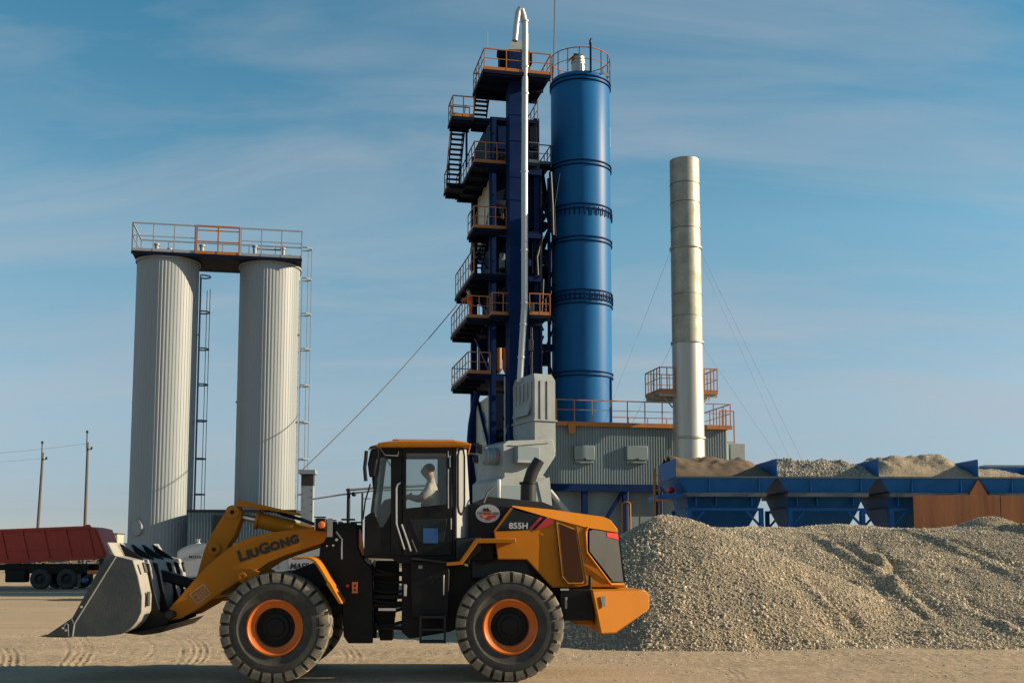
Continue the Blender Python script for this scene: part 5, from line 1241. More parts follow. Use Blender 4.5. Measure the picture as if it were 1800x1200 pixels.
# middle and lower body
mp1 = [(893,782),(902,772),(940,771),(976,740),(978,800),(952,836),(892,838)]
MB().add([(u0,-.002,z2-.07),(u1,-.002,z2-.07),(u1,3.8,z2-.07),(u0,3.8,z2-.07),(u0+.0,0,z3-.6),(u1+.02,0,z3-.6),(u1+.02,3.6,z3-.6),(u0+.25,3.6,z3-.6)], [(0,1,5,4),(1,2,6,5),(2,3,7,6),(3,0,4,7)]).build('throat', MT['hood'], DH)
A = [dpt(x, y, -.5) for x, y in ((884,780),(893,774),(972,772),(977,800),(953,838),(886,838))]
md_ = MB().loft(A, [p + Vector((0, 3.4, 0)) for p in A]).build('elbow', MT['hood'], DH, bevel=.03)
A = [dpt(x, y, -.52) for x, y in ((893,782),(905,778),(958,776),(964,773),(966,778),(905,783))]; MB().loft(A, [p + Vector((0, -.05, 0)) for p in A]).build('seam_rib', MT['hood'], md_)
hc = MB().box(DF.U(909, -.9, 800), DF.U(948, -.9, 800), -.95, -.5, DF.Z(813, -.9), DF.Z(783, -.9)).build('inspection_cover', MT['greyclad'], DH, bevel=.03)
MB().box(DF.U(910, -1, 800), DF.U(947, -1, 800), -1.0, -.95, DF.Z(812, -.9), DF.Z(808, -.9)).build('cover_handle', MT['railgrey'], hc)
A = [dpt(x, y, -.6) for x, y in ((878,845),(888,836),(957,836),(966,850),(970,905),(968,930),(878,930))]; lo_ = MB().loft(A, [p + Vector((0, 3.4, 0)) for p in A]).build('base_skirt', MT['hood'], DH, bevel=.03)
A = [dpt(x, y, -.62) for x, y in ((880,853),(964,853),(966,905),(880,905))]; MB().loft(A, [p + Vector((0, -.02, 0)) for p in A]).build('skirt_panel', MT['greyclad'], lo_)
A = [dpt(x, y, -.7) for x, y in ((945,846),(966,838),(972,905),(958,905))]; MB().loft(A, [p + Vector((0, .1, 0)) for p in A]).build('side_flap', MT['hood'], lo_)
MB().box(-2.2, 1.2, -.4, 3.2, 0, DF.Z(925, -.6)).build('plinth', MT['greyclad'], DH)
MB().tube([dpt(966, 862, 1.0), dpt(1010, 915, 1.0)], .13, 10).build('stay_pipe', MT['railgrey'], DH, smooth=40)
# burner fan
c0, c1 = dpt(852, 802, .3), dpt(889, 802, .3)
fan = MB().tube([c0, c1], .42, 28).build('burner_fan', MT['greyclad'], DH, smooth=40)
for t in (.0, .3, .95): MB().tube([c0.lerp(c1, t), c0.lerp(c1, t + .05)], .455, 28).build('fan_ring', MT['railgrey'], fan, smooth=40)
pm = c0.lerp(c1, .55); MB().ball((pm.x, pm.y - .42, pm.z + .05), .14, .03, .08, 12).build('maker_badge', MT['lampr'], fan, smooth=50)
MB().tube([c0 + Vector((-.12, 0, 0)), c0], [.30, .42], 28).build('fan_inlet', MT['greyclad'], fan, smooth=40)

# ------------------------------------------------------------------ filter house
BF = Fr(965, 56.5, 12)
BH = BF.root('filter_house', 'long grey corrugated filter house with orange roof railing on a blue steel frame', 'building')
bu0, bu1 = BF.U(945, 0, 800), BF.U(1281, 0, 800)
bz1, bz0 = BF.Z(746, 0, 965), BF.Z(850, 0, 965)
def corr_wall(name, u0, u1, d, z0_, z1_, pitch, dep, parent, m):
    mb = MB(); n = int((u1 - u0) / pitch); P_ = []
    for k in range(n):
        for f, e in ((0, 0), (.42, 0), (.5, -dep), (.92, -dep)): P_.append((u0 + (k + f) * pitch, d + e))
    P_.append((u1, d))
    for u, dd in P_: mb.v += [(u, dd, z0_), (u, dd, z1_)]
    for i in range(len(P_) - 1): mb.f.append((2*i, 2*i+2, 2*i+3, 2*i+1)); mb.m.append(0)
    return mb.build(name, m, parent)
MB().box(bu0, bu1, .06, 6.5, bz0, bz1).build('core', MT['greyclad'], BH)
corr_wall('corrugated_wall', bu0, bu1, .0, bz0 + .02, bz1, .142, .045, BH, MT['greyclad'])
for (xa, xb) in ((1009, 1045), (1101, 1138)):
    ht = MB().box(BF.U(xa, -.2, 800), BF.U(xb, -.2, 800), -.30, -.046, BF.Z(808, -.2, xa), BF.Z(783, -.2, xa)).build('hatch', MT['greyclad'], BH, bevel=.03)
    MB().box(BF.U(xa, -.2, 800) + .05, BF.U(xb, -.2, 800) - .05, -.24, -.05, BF.Z(813, -.2, xa), BF.Z(808.5, -.2, xa)).build('hatch_lip', MT['greyclad'], ht)
    MB().box(BF.U((xa + xb) / 2, -.2, 800) - .06, BF.U((xa + xb) / 2, -.2, 800) + .06, -.33, -.30, BF.Z(808, -.2, xa), BF.Z(805, -.2, xa)).build('latch', MT['dkgrey'], ht)
MB().box(bu0 - .1, bu1 + .1, -.22, 6.7, bz1, bz1 + .06).build('roof_deck', MT['greyclad'], BH)
rb = MB().box(bu0 - .1, bu1 + .12, -.28, -.222, bz1 - .06, bz1 + .16).build('edge_beam', MT['orange'], BH)
railing(BF, rb, [(bu0, -.2, bz1 + .16), (bu1 + .05, -.2, bz1 + .16), (bu1 + .05, 6.4, bz1 + .16)], 1.12, MT['orange'], MT['orange'], .98, .022, 0)
railing(BF, rb, [(bu0, 6.4, bz1 + .16), (bu1 + .05, 6.4, bz1 + .16)], 1.12, MT['orange'], MT['orange'], 1.1, .022, 0)
MB().prism([BF.uz(998, 745, -.3), BF.uz(1012, 745, -.3), BF.uz(1012, 758, -.3), BF.uz(1008, 762, -.3), BF.uz(1000, 762, -.3)], -.36, -.30).build('lifting_eye', MT['orange'], BH)
p = BF.P(1124, 744, 2.0); MB().ball((p.x, 2.0, bz1 + .05), .9, .6, .22, 14).build('roof_hatch', MT['dkgrey'], BH, smooth=50)
# blue frame below
bm_ = MB().box(bu0, bu1 + .1, -.08, .3, BF.Z(862, 0, 965), bz0).build('ring_beam', MT['blue'], BH)
for px in (967, 1028, 1100, 1160, 1270):
    MB().box(BF.U(px - 4, .0, 880), BF.U(px + 4, .0, 880), 0, .26, 0, BF.Z(862, 0, 965)).build('column', MT['blue'], BH)
for (xa, xb) in ((1032, 1096), (1165, 1265)):
    a, b = BF.P(xb - 2, 864, .15), BF.P(xa + 4, 960, .15); MB().bar(a, b, .16).build('brace', MT['blue'], BH)
for px0, px1 in ((972, 1027), (1033, 1099), (1105, 1160), (1165, 1268)):
    MB().box(BF.U(px0, .6, 880), BF.U(px1, .6, 880), .6, .66, 0, BF.Z(861, .6, 965)).build('lower_panel', MT['greyclad'], BH)
# access ladder at the right end
lx0, lx1 = BF.U(1262, -.6, 740), BF.U(1290, -.6, 740)
rl = MB().bar((lx1, -.6, BF.Z(770, -.6)), (lx1, -.6, BF.Z(711, -.6)), .05).build('ladder', MT['orange'], BH)
MB().bar((lx0 + .1, -.6, BF.Z(745, -.6)), (lx0 + .1, -.6, BF.Z(711, -.6)), .05).build('stile', MT['orange'], rl); MB().bar((lx0 + .1, -.6, BF.Z(712, -.6)), (lx1, -.6, BF.Z(712, -.6)), .05).build('rung', MT['orange'], rl); MB().bar((lx0 + .5, -.6, BF.Z(769, -.6)), (lx1 + .05, -.6, BF.Z(769, -.6)), .05).build('rung', MT['orange'], rl)
for px in (1270, 1276): MB().bar((BF.U(px, .5, 740), .5, bz1), (BF.U(px, .5, 740), .5, bz1 + 1.1), .06).build('gate_post', MT['orange'], BH)
MB().box(BF.U(1284, .8, 780), BF.U(1309, .8, 780), .8, 3.0, 0, BF.Z(771, .8)).build('side_cabinet', MT['hood'], BH)

# ------------------------------------------------------------------ chimney stack
CF_ = Fr(1214, 55.8, 12)
ST = CF_.root('chimney_stack', 'tall bare silver metal chimney stack with a small railed platform', 'chimney')
def cz(y): return CF_.Z(y, 0, 1212)
for k, (ya, yb, r0, r1, m) in enumerate(((284, 438, .755, .76, 'stackold'), (438, 603, .765, .77, 'stackold'), (603, 770, .775, .78, 'galv'), (770, 960, .785, .79, 'galv'))):
    sg_ = MB().lathe([(r0, cz(ya)), (r1, cz(yb))] if k else [(r0 - .04, cz(ya) - .5), (r0 - .03, cz(ya)), (r0, cz(ya)), (r1, cz(yb))], n=56).build('section', MT[m], ST, smooth=35)
    MB().lathe([(r1, cz(yb) - .06), (r1 + .07, cz(yb) - .06), (r1 + .07, cz(yb) + .04), (r1 - .01, cz(yb) + .04)], n=56).build('flange', MT['stackold'], ST, smooth=35)
for y_ in (327, 360, 405, 520, 558): MB().lathe([(.765, cz(y_) - .012), (.778, cz(y_)), (.765, cz(y_) + .012)], n=56).build('weld_seam', MT['dkgrey'], ST, smooth=35)
# lean of the stack's axis follows the pixel columns; platform ring
pz = cz(690)
pu0, pu1 = CF_.U(1160, -.2, 690), CF_.U(1261, -.2, 690)
pl = MB().box(pu0, pu1, -.2, 2.0, pz - .05, pz).build('platform', MT['railgrey'], ST)
for dd in (-.15, .9, 1.9): MB().bar((pu0, dd, pz - .14), (pu1, dd, pz - .14), .08, .18).build('joist', MT['railgrey'], pl)
MB().bar((pu0, -.23, pz - .02), (pu1, -.23, pz - .02), .05, .14).build('edge_beam', MT['orange'], pl)
railing(CF_, pl, [(pu0, 2.0, pz), (pu0, -.2, pz), (-.80, -.2, pz)], 1.22, MT['orange'], MT['orange'], .42, .022, .16)
railing(CF_, pl, [(.80, -.2, pz), (pu1, -.2, pz), (pu1, 2.0, pz), (pu0, 2.0, pz)], 1.22, MT['orange'], MT['orange'], .42, .022, .16)
for u_ in (-.9, .9): MB().bar((u_ * 1.3, .3, pz - .2), (u_ * .85, .2, pz - .75), .07).build('bracket', MT['railgrey'], pl)
def wire(name, a, b, r, label, m='wire', cat='cable', sag=0, group=None):
    a, b = Vector(a), Vector(b); n = 12 if sag else 2
    pts = [a.lerp(b, k / n) - Vector((0, 0, sag * 4 * (k / n) * (1 - k / n))) for k in range(n + 1)]
    o = MB().tube(pts, r, 5).build(name, MT[m], smooth=60); tag(o, label, cat, group); return o
top = CF_.O
def ring_pt(y, ang, r=.78): return CF_.world((r * math.cos(ang), r * math.sin(ang), cz(y)))
wire('guy_wire', ring_pt(440, math.pi), W(1062, 742, 57.5), .007, 'guy wire from the upper stack flange slanting down left to the filter house', 'wirel')
wire('guy_wire', ring_pt(605, math.pi), W(1112, 742, 57.5), .007, 'guy wire from the lower stack flange slanting down left to the filter house', 'wirel')
wire('guy_wire', ring_pt(440, 0), W(1415, 820, 60), .007, 'guy wire from the upper stack flange slanting far down right, outermost', 'wirel')
wire('guy_wire', ring_pt(445, .3), W(1392, 815, 64), .006, 'second guy wire from the upper stack flange, just inside the outermost', 'wirel')
wire('guy_wire', ring_pt(605, 0), W(1372, 810, 60), .007, 'guy wire from the lower stack flange slanting down right', 'wirel')
# ------------------------------------------------------------------ feed bins
NF = Fr(1190, 37, 2.5)
zr = NF.Z(838, 0, 1300)
bins_px = [1188, 1366, 1545, 1720, 1896]
labs = ['blue feed bin of dark brown sand, nearest the chimney stack', 'blue feed bin filled with coarse grey gravel', 'blue feed bin of fine tan gravel, half its front covered by rust', 'blue feed bin of tan gravel behind rusty plates at the right edge']
z866, z872, z892, z923 = NF.Z(866, 0, 1300), NF.Z(872, 0, 1300), NF.Z(892, .35, 1300), NF.Z(926, .9, 1300)
fill_m = [mat('brown sand', (.125, .09, .055), .95, var=.25, scale=6, bump=.6, bscale=30), 'g', mat('tan fines', (.33, .265, .18), .95, var=.2, scale=8, bump=.6, bscale=45), mat('tan fines 2', (.34, .275, .19), .95, var=.2, scale=8, bump=.6, bscale=45)]
BD_ = 3.4
for i in range(4):
    u0, u1 = NF.U(bins_px[i], 0, 838), NF.U(bins_px[i + 1], 0, 838)
    bn = NF.root('feed_bin', labs[i], 'feed bin', 'cold feed bins')
    w = u1 - u0; g_ = .02; t = .42
    # upper trough: vertical sheet faces sloping inwards at the ends
    def fr(d): return [(u0 + g_, d, zr), (u1 - g_, d, zr), (u1 - g_ - t, d + .10, z866), (u0 + g_ + t, d + .10, z866)]
    A = fr(0); B = [(x, BD_ - (y if y else 0), z) for x, y, z in A]
    MB().loft(A, B).build('trough', MT['binblue'], bn)
    MB().box(u0 + .005, u1 - .005, -.035, .03, zr - .03, zr + .025).build('rim', MT['binrim'], bn)
    for k in (.33, .82): MB().box(u0 + w * k - .02, u0 + w * k + .02, -.02, .06, z866 + .05, zr - .03).build('rib', MT['binblue'], bn)
    MB().box(u0 + t - .06, u1 - t + .06, .02, BD_ - .05, z872, z866 + .02).build('ledge', MT['binrim'], bn)
    A = [(u0 + t, .42, z872), (u1 - t, .42, z872), (u1 - t - .1, .62, z892), (u0 + t + .1, .62, z892)]
    MB().loft(A, [(x, BD_ - y, z) for x, y, z in A]).build('hopper', MT['binblue'], bn)
    for k in (.12, .38, .85):
        MB().box(u0 + t + (w - 2*t) * k - .02, u0 + t + (w - 2*t) * k + .02, .22, .5, z892 + .06, z872 - .02).build('gusset', MT['binblue'], bn)
    MB().box(u0 + t, u1 - t, .24, .36, z892 - .10, z892 - .01).build('frame_beam', MT['binblue'], bn); MB().box(u0 + t, u1 - t, BD_ - .36, BD_ - .24, z892 - .10, z892 - .01).build('frame_beam', MT['binblue'], bn)
    A = [(u0 + .45, .7, z892 - .0), (u1 - .45, .7, z892 - .0), (u1 - .85, 1.3, z923 - .3), (u0 + .8, 1.3, z923 - .3)]
    MB().loft(A, [(x, BD_ - y, z) for x, y, z in A]).build('outlet_cone', MT['binblue'], bn)
    for uu in (u0 + t, u1 - t - .14):
        for dd in (.22, BD_ - .36):
            MB().box(uu, uu + .14, dd, dd + .14, 1.5, z892 - .101).build('leg', MT['binblue'], bn)
            MB().bar((uu + .07, dd + .07, z892 - .65), (uu + .07 + (.5 if uu < u0 + 1 else -.5), dd + .07, z892 - .12), .07).build('knee_brace', MT['binblue'], bn)
    # end / partition plate standing above the rim on the right
    pt_ = MB().loft([(u1 - .012, .02, zr), (u1 + .012, .02, zr), (u1 + .012, .02, zr + .62), (u1 - .012, .02, zr + .62)], [(u1 - .012, BD_, zr), (u1 + .012, BD_, zr), (u1 + .012, BD_, zr + .62), (u1 - .012, BD_, zr + .62)]).build('partition', MT['binblue'], bn)
    MB().box(u0 + .02, u1 - .02, BD_ - .03, BD_, zr, zr + .62).build('back_board', MT['binblue'], bn)
    if i == 0:
        MB().loft([(u0 - .012, .02, zr), (u0 + .012, .02, zr), (u0 + .012, .02, zr + .62), (u0 - .012, .02, zr + .62)], [(u0 - .012, BD_, zr), (u0 + .012, BD_, zr), (u0 + .012, BD_, zr + .62), (u0 - .012, BD_, zr + .62)]).build('end_plate', MT['binblue'], bn)
        MB().ball((u0 + .05, 1.2, z866 + .15), .14, .12, .12, 12).build('stop_button', MT['lampr'], bn, smooth=50)
        MB().loft([(u0 - .55, .3, z866 - .05), (u0 + .25, .1, z866 - .02), (u0 + .25, .1, z866 - .14), (u0 - .55, .3, z866 - .2)], [(u0 - .55, 2.4, z866 - .05), (u0 + .25, 2.4, z866 - .02), (u0 + .25, 2.4, z866 - .14), (u0 - .55, 2.4, z866 - .2)]).build('end_walk', MT['binblue'], bn)
    # heaped fill
    n = 40; mb = MB(); rnd = random.Random(i)
    hpk = [.78, .66, .86, .62][i]
    for j in range(n + 1):
        for k in range(n + 1):
            x = u0 + .04 + (w - .08) * k / n; y = .06 + (BD_ - .1) * j / n
            fx_, fy_ = k / n, j / n
            e = min(1, (fy_) / .45) ** .8
            prof = [ (lambda f: 1.0 if f < .80 else max(.0, 1.0 - (f - .80) * 2.6)), (lambda f: 1.0 if f < .78 else 1.0 - (f - .78) * 1.2), (lambda f: 1.0 * min(1, .55 + f * 2.6) if f < .84 else 1.0 - (f - .84) * 2.2), (lambda f: .9 - f * .8)][i](fx_)
            nz = noise.noise(Vector((x * 1.1, y * 1.1, i * 5))) * .16 + noise.noise(Vector((x * 3.2, y * 3.2, i * 5))) * .09 + noise.noise(Vector((x * 8, y * 8, i * 5))) * .03
            z = zr - .03 + hpk * e * prof * (1 if fy_ < .75 else 1 - (fy_ - .75) * 1.2) + nz * e
            mb.v.append((x, y, z))
    for j in range(n):
        for k in range(n): mb.f.append((j*(n+1)+k, j*(n+1)+k+1, (j+1)*(n+1)+k+1, (j+1)*(n+1)+k)); mb.m.append(0)
    fm_ = fill_m[i] if fill_m[i] != 'g' else MT['gravelbed']
    fl = mb.build('bin_fill', fm_, smooth=80)
    if fl.data.polygons[5].normal.z < 0: fl.data.flip_normals()
    NF.place(fl); tag(fl, ['dark brown sand heaped in the first feed bin', 'coarse grey gravel heaped in the second feed bin', 'fine tan gravel heaped in the third feed bin', 'tan gravel sloping down in the last feed bin'][i], 'aggregate', kind='stuff')
    if i == 1: scatter(fl, 260, .05, .13, 'stoneg', 3)
    if i >= 2: scatter(fl, 420, .015, .045, 'stone', 3 + i)
# rusty shield plates in front of the last bins
za, zb = NF.Z(870, -.12, 1650), NF.Z(925, -.12, 1650) - .9
for xa, xb, lab in ((1605, 1757, 'rusty brown steel shield plate, the one nearer the open bin legs'), (1758.5, 1910, 'rusty brown steel shield plate running out of frame at right')):
    o = MB().box(NF.U(xa, -.12, 880), NF.U(xb, -.12, 880), -.14, -.11, zb, za).build('shield_plate', MT['rust'], bevel=.004); NF.place(o); tag(o, lab, 'steel plate', 'rusty shield plates')
o = MB().prism([NF.uz(1719, 842, -.06), NF.uz(1703, 870, -.06), NF.uz(1736, 870, -.06)], -.09, -.06).build('gap_plate', MT['rust']); NF.place(o); tag(o, 'small rusty triangular plate closing the gap between two bins', 'steel plate')
# orange ladder and step at the end of the bins
ld = NF.root('access_ladder', 'narrow orange ladder with a step at the end of the feed bins', 'ladder')
for px in (1150, 1159):
    MB().bar(NF.P(px, 908, .4), NF.P(px, 823, .4), .05).build('stile', MT['orange'], ld)
for y_ in (835, 848, 861, 874): MB().bar(NF.P(1150, y_, .4), NF.P(1159, y_, .4), .03).build('rung', MT['orange'], ld)
p0, p1 = NF.P(1152, 877, .3), NF.P(1174, 877, .3); MB().box(p0.x, p1.x, .1, .7, p0.z - .05, p0.z).build('step', MT['orange'], ld)
MB().bar(NF.P(1155, 905, .4), NF.P(1155, 905, .4) - Vector((0, 0, 2.0)), .06).build('foot_post', MT['orange'], ld)
# orange hoop rails behind the heap
for k, (xa, xb, Y, lab) in enumerate(((1094, 1108, 36.0, 'orange hoop handrail above the gravel, foremost of the pair'), (1103, 1124, 37.2, 'wider orange hoop handrail above the gravel, just behind'))):
    a, b = W(xa, 912, Y), W(xb, 912, Y); zt_ = W(xa, 882, Y).z; r_ = (b.x - a.x) / 2
    pts = [Vector((a.x, Y, .0)), Vector((a.x, Y, zt_ - r_ * .6))] + [Vector(((a.x + b.x) / 2 - r_ * math.cos(t), Y, zt_ - r_ * .6 + r_ * .6 * math.sin(t))) for t in [math.pi * q_ / 8 for q_ in range(1, 8)]] + [Vector((b.x, Y, zt_ - r_ * .6)), Vector((b.x, Y, 0))]
    o = MB().tube(pts, .026, 8).build('hoop_rail', MT['orange'], smooth=50); tag(o, lab, 'handrail', 'orange hoop rails')
# distant conveyor at the right edge
CV = Fr(1770, 62, 2)
cv = CV.root('conveyor', 'far blue belt conveyor frame seen over the last feed bin', 'conveyor')
MB().box(CV.U(1732, 0, 820), CV.U(1880, 0, 820), 0, .8, CV.Z(822, 0, 1770), CV.Z(817, 0, 1770)).build('belt_cover', MT['hood'], cv)
MB().box(CV.U(1738, 0, 820), CV.U(1880, 0, 820), .05, .75, CV.Z(834, 0, 1770), CV.Z(823, 0, 1770)).build('side_truss', MT['binblue'], cv)
for px in (1745, 1800, 1860): MB().box(CV.U(px, 0, 850) - .08, CV.U(px, 0, 850) + .08, .3, .46, 0, CV.Z(834, 0, 1770)).build('trestle', MT['binblue'], cv)

# ------------------------------------------------------------------ left yard: dump truck
KT = Fr(95, 57.5, 1.5)
tr = KT.root('dump_truck', 'red dump truck parked at the left edge beyond the loader bucket', 'truck')
def k_(px, py, d=0): return KT.uz(px, py, d)
u_off = KT.U(-10, 0, 950)
body = [k_(153,925), k_(166,928), k_(184,976), k_(170,981), k_(-2,990), k_(-14,960), k_(-24,934)]
bd_ = MB().prism(body, 0, 2.5).build('tipper_body', MT['red'], tr, bevel=.03)
for px in (3, 40, 78, 117, 157):
    a, b = KT.P(px - 3, 930, -.02), KT.P(px + 9, 984, -.02); MB().bar(a, b, .12, .10, up=(0, 1, 0)).build('body_rib', MT['red'], bd_)
MB().bar(KT.P(-20, 933, -.03), KT.P(158, 926, -.03), .12, .14).build('top_rail', MT['red'], bd_); MB().bar(KT.P(-4, 987, -.03), KT.P(172, 980, -.03), .12, .16).build('bottom_rail', MT['red'], bd_)
MB().bar(KT.P(8, 967, -.01), KT.P(160, 959, -.01), .05, .10).build('mid_rail', MT['red'], bd_)
MB().prism([k_(166,928), k_(170,929), k_(189,976), k_(183,978)], .05, 2.45).build('tailgate', MT['red'], bd_, bevel=.02)
MB().tube([KT.P(149, 926, .3), KT.P(152, 923, .3), KT.P(157, 923, .3), KT.P(160, 927, .3)], .05, 8).build('tailgate_hinge', MT['red'], bd_, smooth=40)
a, b = KT.P(-120, 990, 0), KT.P(165, 990, 0)
MB().box(a.x, b.x, .75, 1.0, b.z - .35, b.z - .05).build('chassis_rail', MT['black'], tr); MB().box(a.x, b.x, 1.5, 1.75, b.z - .35, b.z - .05).build('chassis_rail', MT['black'], tr)
MB().box(KT.U(5, 0, 1000), KT.U(150, 0, 1000), .25, 2.25, b.z - .50, b.z - .02).build('subframe', MT['black'], tr)
MB().box(KT.U(8, 0, 1010), KT.U(45, 0, 1010), .0, .6, b.z - .95, b.z - .3).build('tank', MT['black'], tr, bevel=.08)
tyr = MB().lathe([(.27,.0),(.40,-.03),(.49,.0),(.525,.06),(.525,.26),(.49,.30),(.27,.30)], axis='Y', n=36); rimt = MB().lathe([(.28,.02),(.27,.06),(.20,.12),(.10,.11),(.09,.03),(.0001,.02)], axis='Y', n=24)
tw0 = None
for px in (70, 117, -95, -150):
    for s in (0, 1):
        u = KT.P(px, 1015, 0).x
        if tw0 is None: tw0 = tyr.build('wheel', MT['rubber'], tr, smooth=40); w_ = tw0; tw1 = rimt.build('rim', MT['dkgrey'], tw0, smooth=40)
        else: w_ = mesh_copy(tw0, 'wheel', tr); mesh_copy(tw1, 'rim', w_)
        w_.location = (u, .0 if s == 0 else 2.5, .525); w_.rotation_euler = (0, 0, 0 if s == 0 else math.pi)
for px in (132,): MB().box(KT.U(127, .1, 1020), KT.U(136, .1, 1020), .05, .6, .12, .85).build('mud_flap', MT['black'], tr)
p = KT.P(166, 1005, .15); lt = MB().box(p.x - .35, p.x + .12, .1, .5, p.z - .10, p.z + .10).build('tail_light', MT['lampo'], tr, bevel=.02)
p = KT.P(149, 1019, .2); MB().lathe([(.0001,-.12),(.10,-.12),(.16,-.05),(.17,.1),(.12,.2),(.0001,.2)], c=(p.x, .15, p.z), axis='Y', n=20).build('air_tank', MT['bluep'], tr, smooth=40); MB().bar(KT.P(150,1014,.2), KT.P(163,1007,.2), .16).build('lamp_bracket', MT['dkgrey'], tr)
# cab, out of frame to the left
cb = MB().prism([(u_off - 4.3, 1.0), (u_off - 4.3, 1.9), (u_off - 4.15, 2.85), (u_off - 2.6, 2.9), (u_off - 2.6, 1.0)], .0, 2.5).build('cab', MT['red'], tr, bevel=.06)
for d_ in (-.01, 2.49): MB().box(u_off - 4.0, u_off - 2.9, d_, d_ + .02, 1.95, 2.7).build('window', MT['smoke'], cb)
MB().box(u_off - 4.34, u_off - 2.6, .1, 2.4, .45, 1.0).build('bumper', MT['black'], tr)

# ------------------------------------------------------------------ white tank trailer behind the loader
XF = Fr(430, 44, 3)
tt = XF.root('tank_trailer', 'white tank trailer half hidden behind the loader boom and front wheel', 'trailer')
A = [XF.P(x, y, 0) for x, y in ((311,968),(320,962),(332,957.5),(345,955),(363,954),(572,954),(575,1000),(312,1016),(309,990))]
tkb = MB().loft(A, [p + Vector((0, 2.2, 0)) for p in A]).build('tank_body', MT['white'], tt, bevel=.08, seg=3)
for px in (402, 452, 489, 507): MB().bar(XF.P(px, 957, -.01), XF.P(px, 1000, -.01), .03, .03).build('panel_seam', MT['railgrey'], tkb)
o, w = text('MASS', .31, MT['mark'], tkb, (0, 0, 0), 0, off=.012, ext=.003, shear=.22); p = XF.P(509, 999, -.012); o.location = p; o.scale.x = (XF.P(543, 999, 0).x - p.x) / max(w, .01)
o, w = text('MZEEB', .138, MT['mark'], tkb, (0, 0, 0), 0, ext=.003, off=.002); p = XF.P(332, 980.5, -.012); o.location = p; o.scale.x = (XF.P(354, 980, 0).x - p.x) / max(w, .01)
p = XF.P(349, 955, .8); vl = MB().lathe([(.09, 0), (.09, .06), (.05, .07), (.05, .16), (.08, .17), (.08, .20), (.0001, .21)], c=(p.x, .8, p.z - .02), n=14).build('valve', MT['steel'], tkb, smooth=40)
MB().bar((p.x - .12, .8, p.z + .12), (p.x + .05, .8, p.z + .12), .03).build('lever', MT['steel'], vl)
MB().box(XF.U(320, .2, 1010), XF.U(570, .2, 1010), .3, 1.9, .55, XF.Z(1003, .2)).build('chassis', MT['black'], tt)
wv = None
for px in (395, 440, 530):
    for s in (0, 1):
        u = XF.P(px, 1020, 0).x
        w_ = mesh_copy(tw0, 'wheel', tt, (u, .15 if s == 0 else 2.1, .525), (0, 0, 0 if s == 0 else math.pi)); mesh_copy(tw1, 'rim', w_)

# ------------------------------------------------------------------ container, chimney duct, pipe rack
GF = Fr(370, 49, 2)
ct = GF.root('shipping_container', 'dark corrugated container between the two cream tanks', 'container')
zc0, zc1 = 1.2, GF.Z(896, 0, 370)
ua, ub = GF.U(330, 0, 920), GF.U(520, 0, 920)
MB().box(ua, ub, .05, 2.4, .15, zc1 - .02).build('core', MT['greyclad'], ct); corr_wall('corrugated_side', ua, ub, 0, .3, zc1 - .1, .13, .04, ct, MT['greyclad'])
MB().box(ua - .02, ub + .02, -.08, 2.45, zc1 - .1, zc1 + .02).build('top_rail', MT['dkgrey'], ct); MB().box(ua - .02, ub + .02, -.08, 2.45, .0, .3).build('base_rail', MT['dkgrey'], ct)
MB().box(GF.U(374, -.5, 920), GF.U(400, -.5, 920), -.6, -.1, GF.Z(950, -.5), GF.Z(905, -.5)).build('cooling_unit', MT['dkgrey'], ct, bevel=.03)
HF = Fr(540, 45, 4)
cd_ = HF.root('burner_flue', 'square cream flue with a flat cap and soot below it', 'flue')
w0, w1 = HF.U(529, 0, 870), HF.U(550, 0, 870)
MB().box(w0, w1, 0, .5, 0, HF.Z(834, 0, 540)).build('duct', MT['hood'], cd_)
MB().box(w0 - .004, w1 + .004, -.006, .506, HF.Z(853, 0, 540), HF.Z(833, 0, 540)).build('sooty_top', MT['soot'], cd_)
MB().box(w0 - .10, w1 + .10, -.12, .62, HF.Z(833, 0, 540), HF.Z(825, 0, 540)).build('cap', MT['cream'], cd_, bevel=.02)
for y_ in (850, 862, 874, 886, 898): 
    p = HF.P(547, y_, -.02); MB().lathe([(.03, 0), (.02, -.02), (.0001, -.022)], c=p, axis='Y', n=8).build('rivet', MT['dkgrey'], cd_)
PR = Fr(613, 44, 4)
pr = PR.root('pipe_rack', 'black post carrying grey pipes left of the loader cab', 'pipe rack')
MB().tube([PR.P(613, 858, 0), (PR.P(613, 858, 0).x, 0, 0)], .07, 10).build('post', MT['black'], pr, smooth=40)
MB().tube([PR.P(608, 861, 0), PR.P(660, 857, .0), PR.P(800, 851, 0)], .055, 10).build('pipe', MT['railgrey'], pr, smooth=40)
MB().tube([PR.P(548, 877, 0), PR.P(600, 869, 0), PR.P(665, 861, .2), PR.P(800, 860, .2)], .035, 8).build('pipe', MT['railgrey'], pr, smooth=40)
MB().tube([PR.P(637, 866, 0), (PR.P(637, 866, 0).x, 0, 0)], .04, 8).build('post', MT['black'], pr, smooth=40); MB().bar(PR.P(637, 876, 0), PR.P(652, 876, 0), .04).build('arm', MT['railgrey'], pr)
MB().ball(PR.P(622, 868, -.05), .10, .10, .10, 10).build('valve', MT['black'], pr, smooth=50)

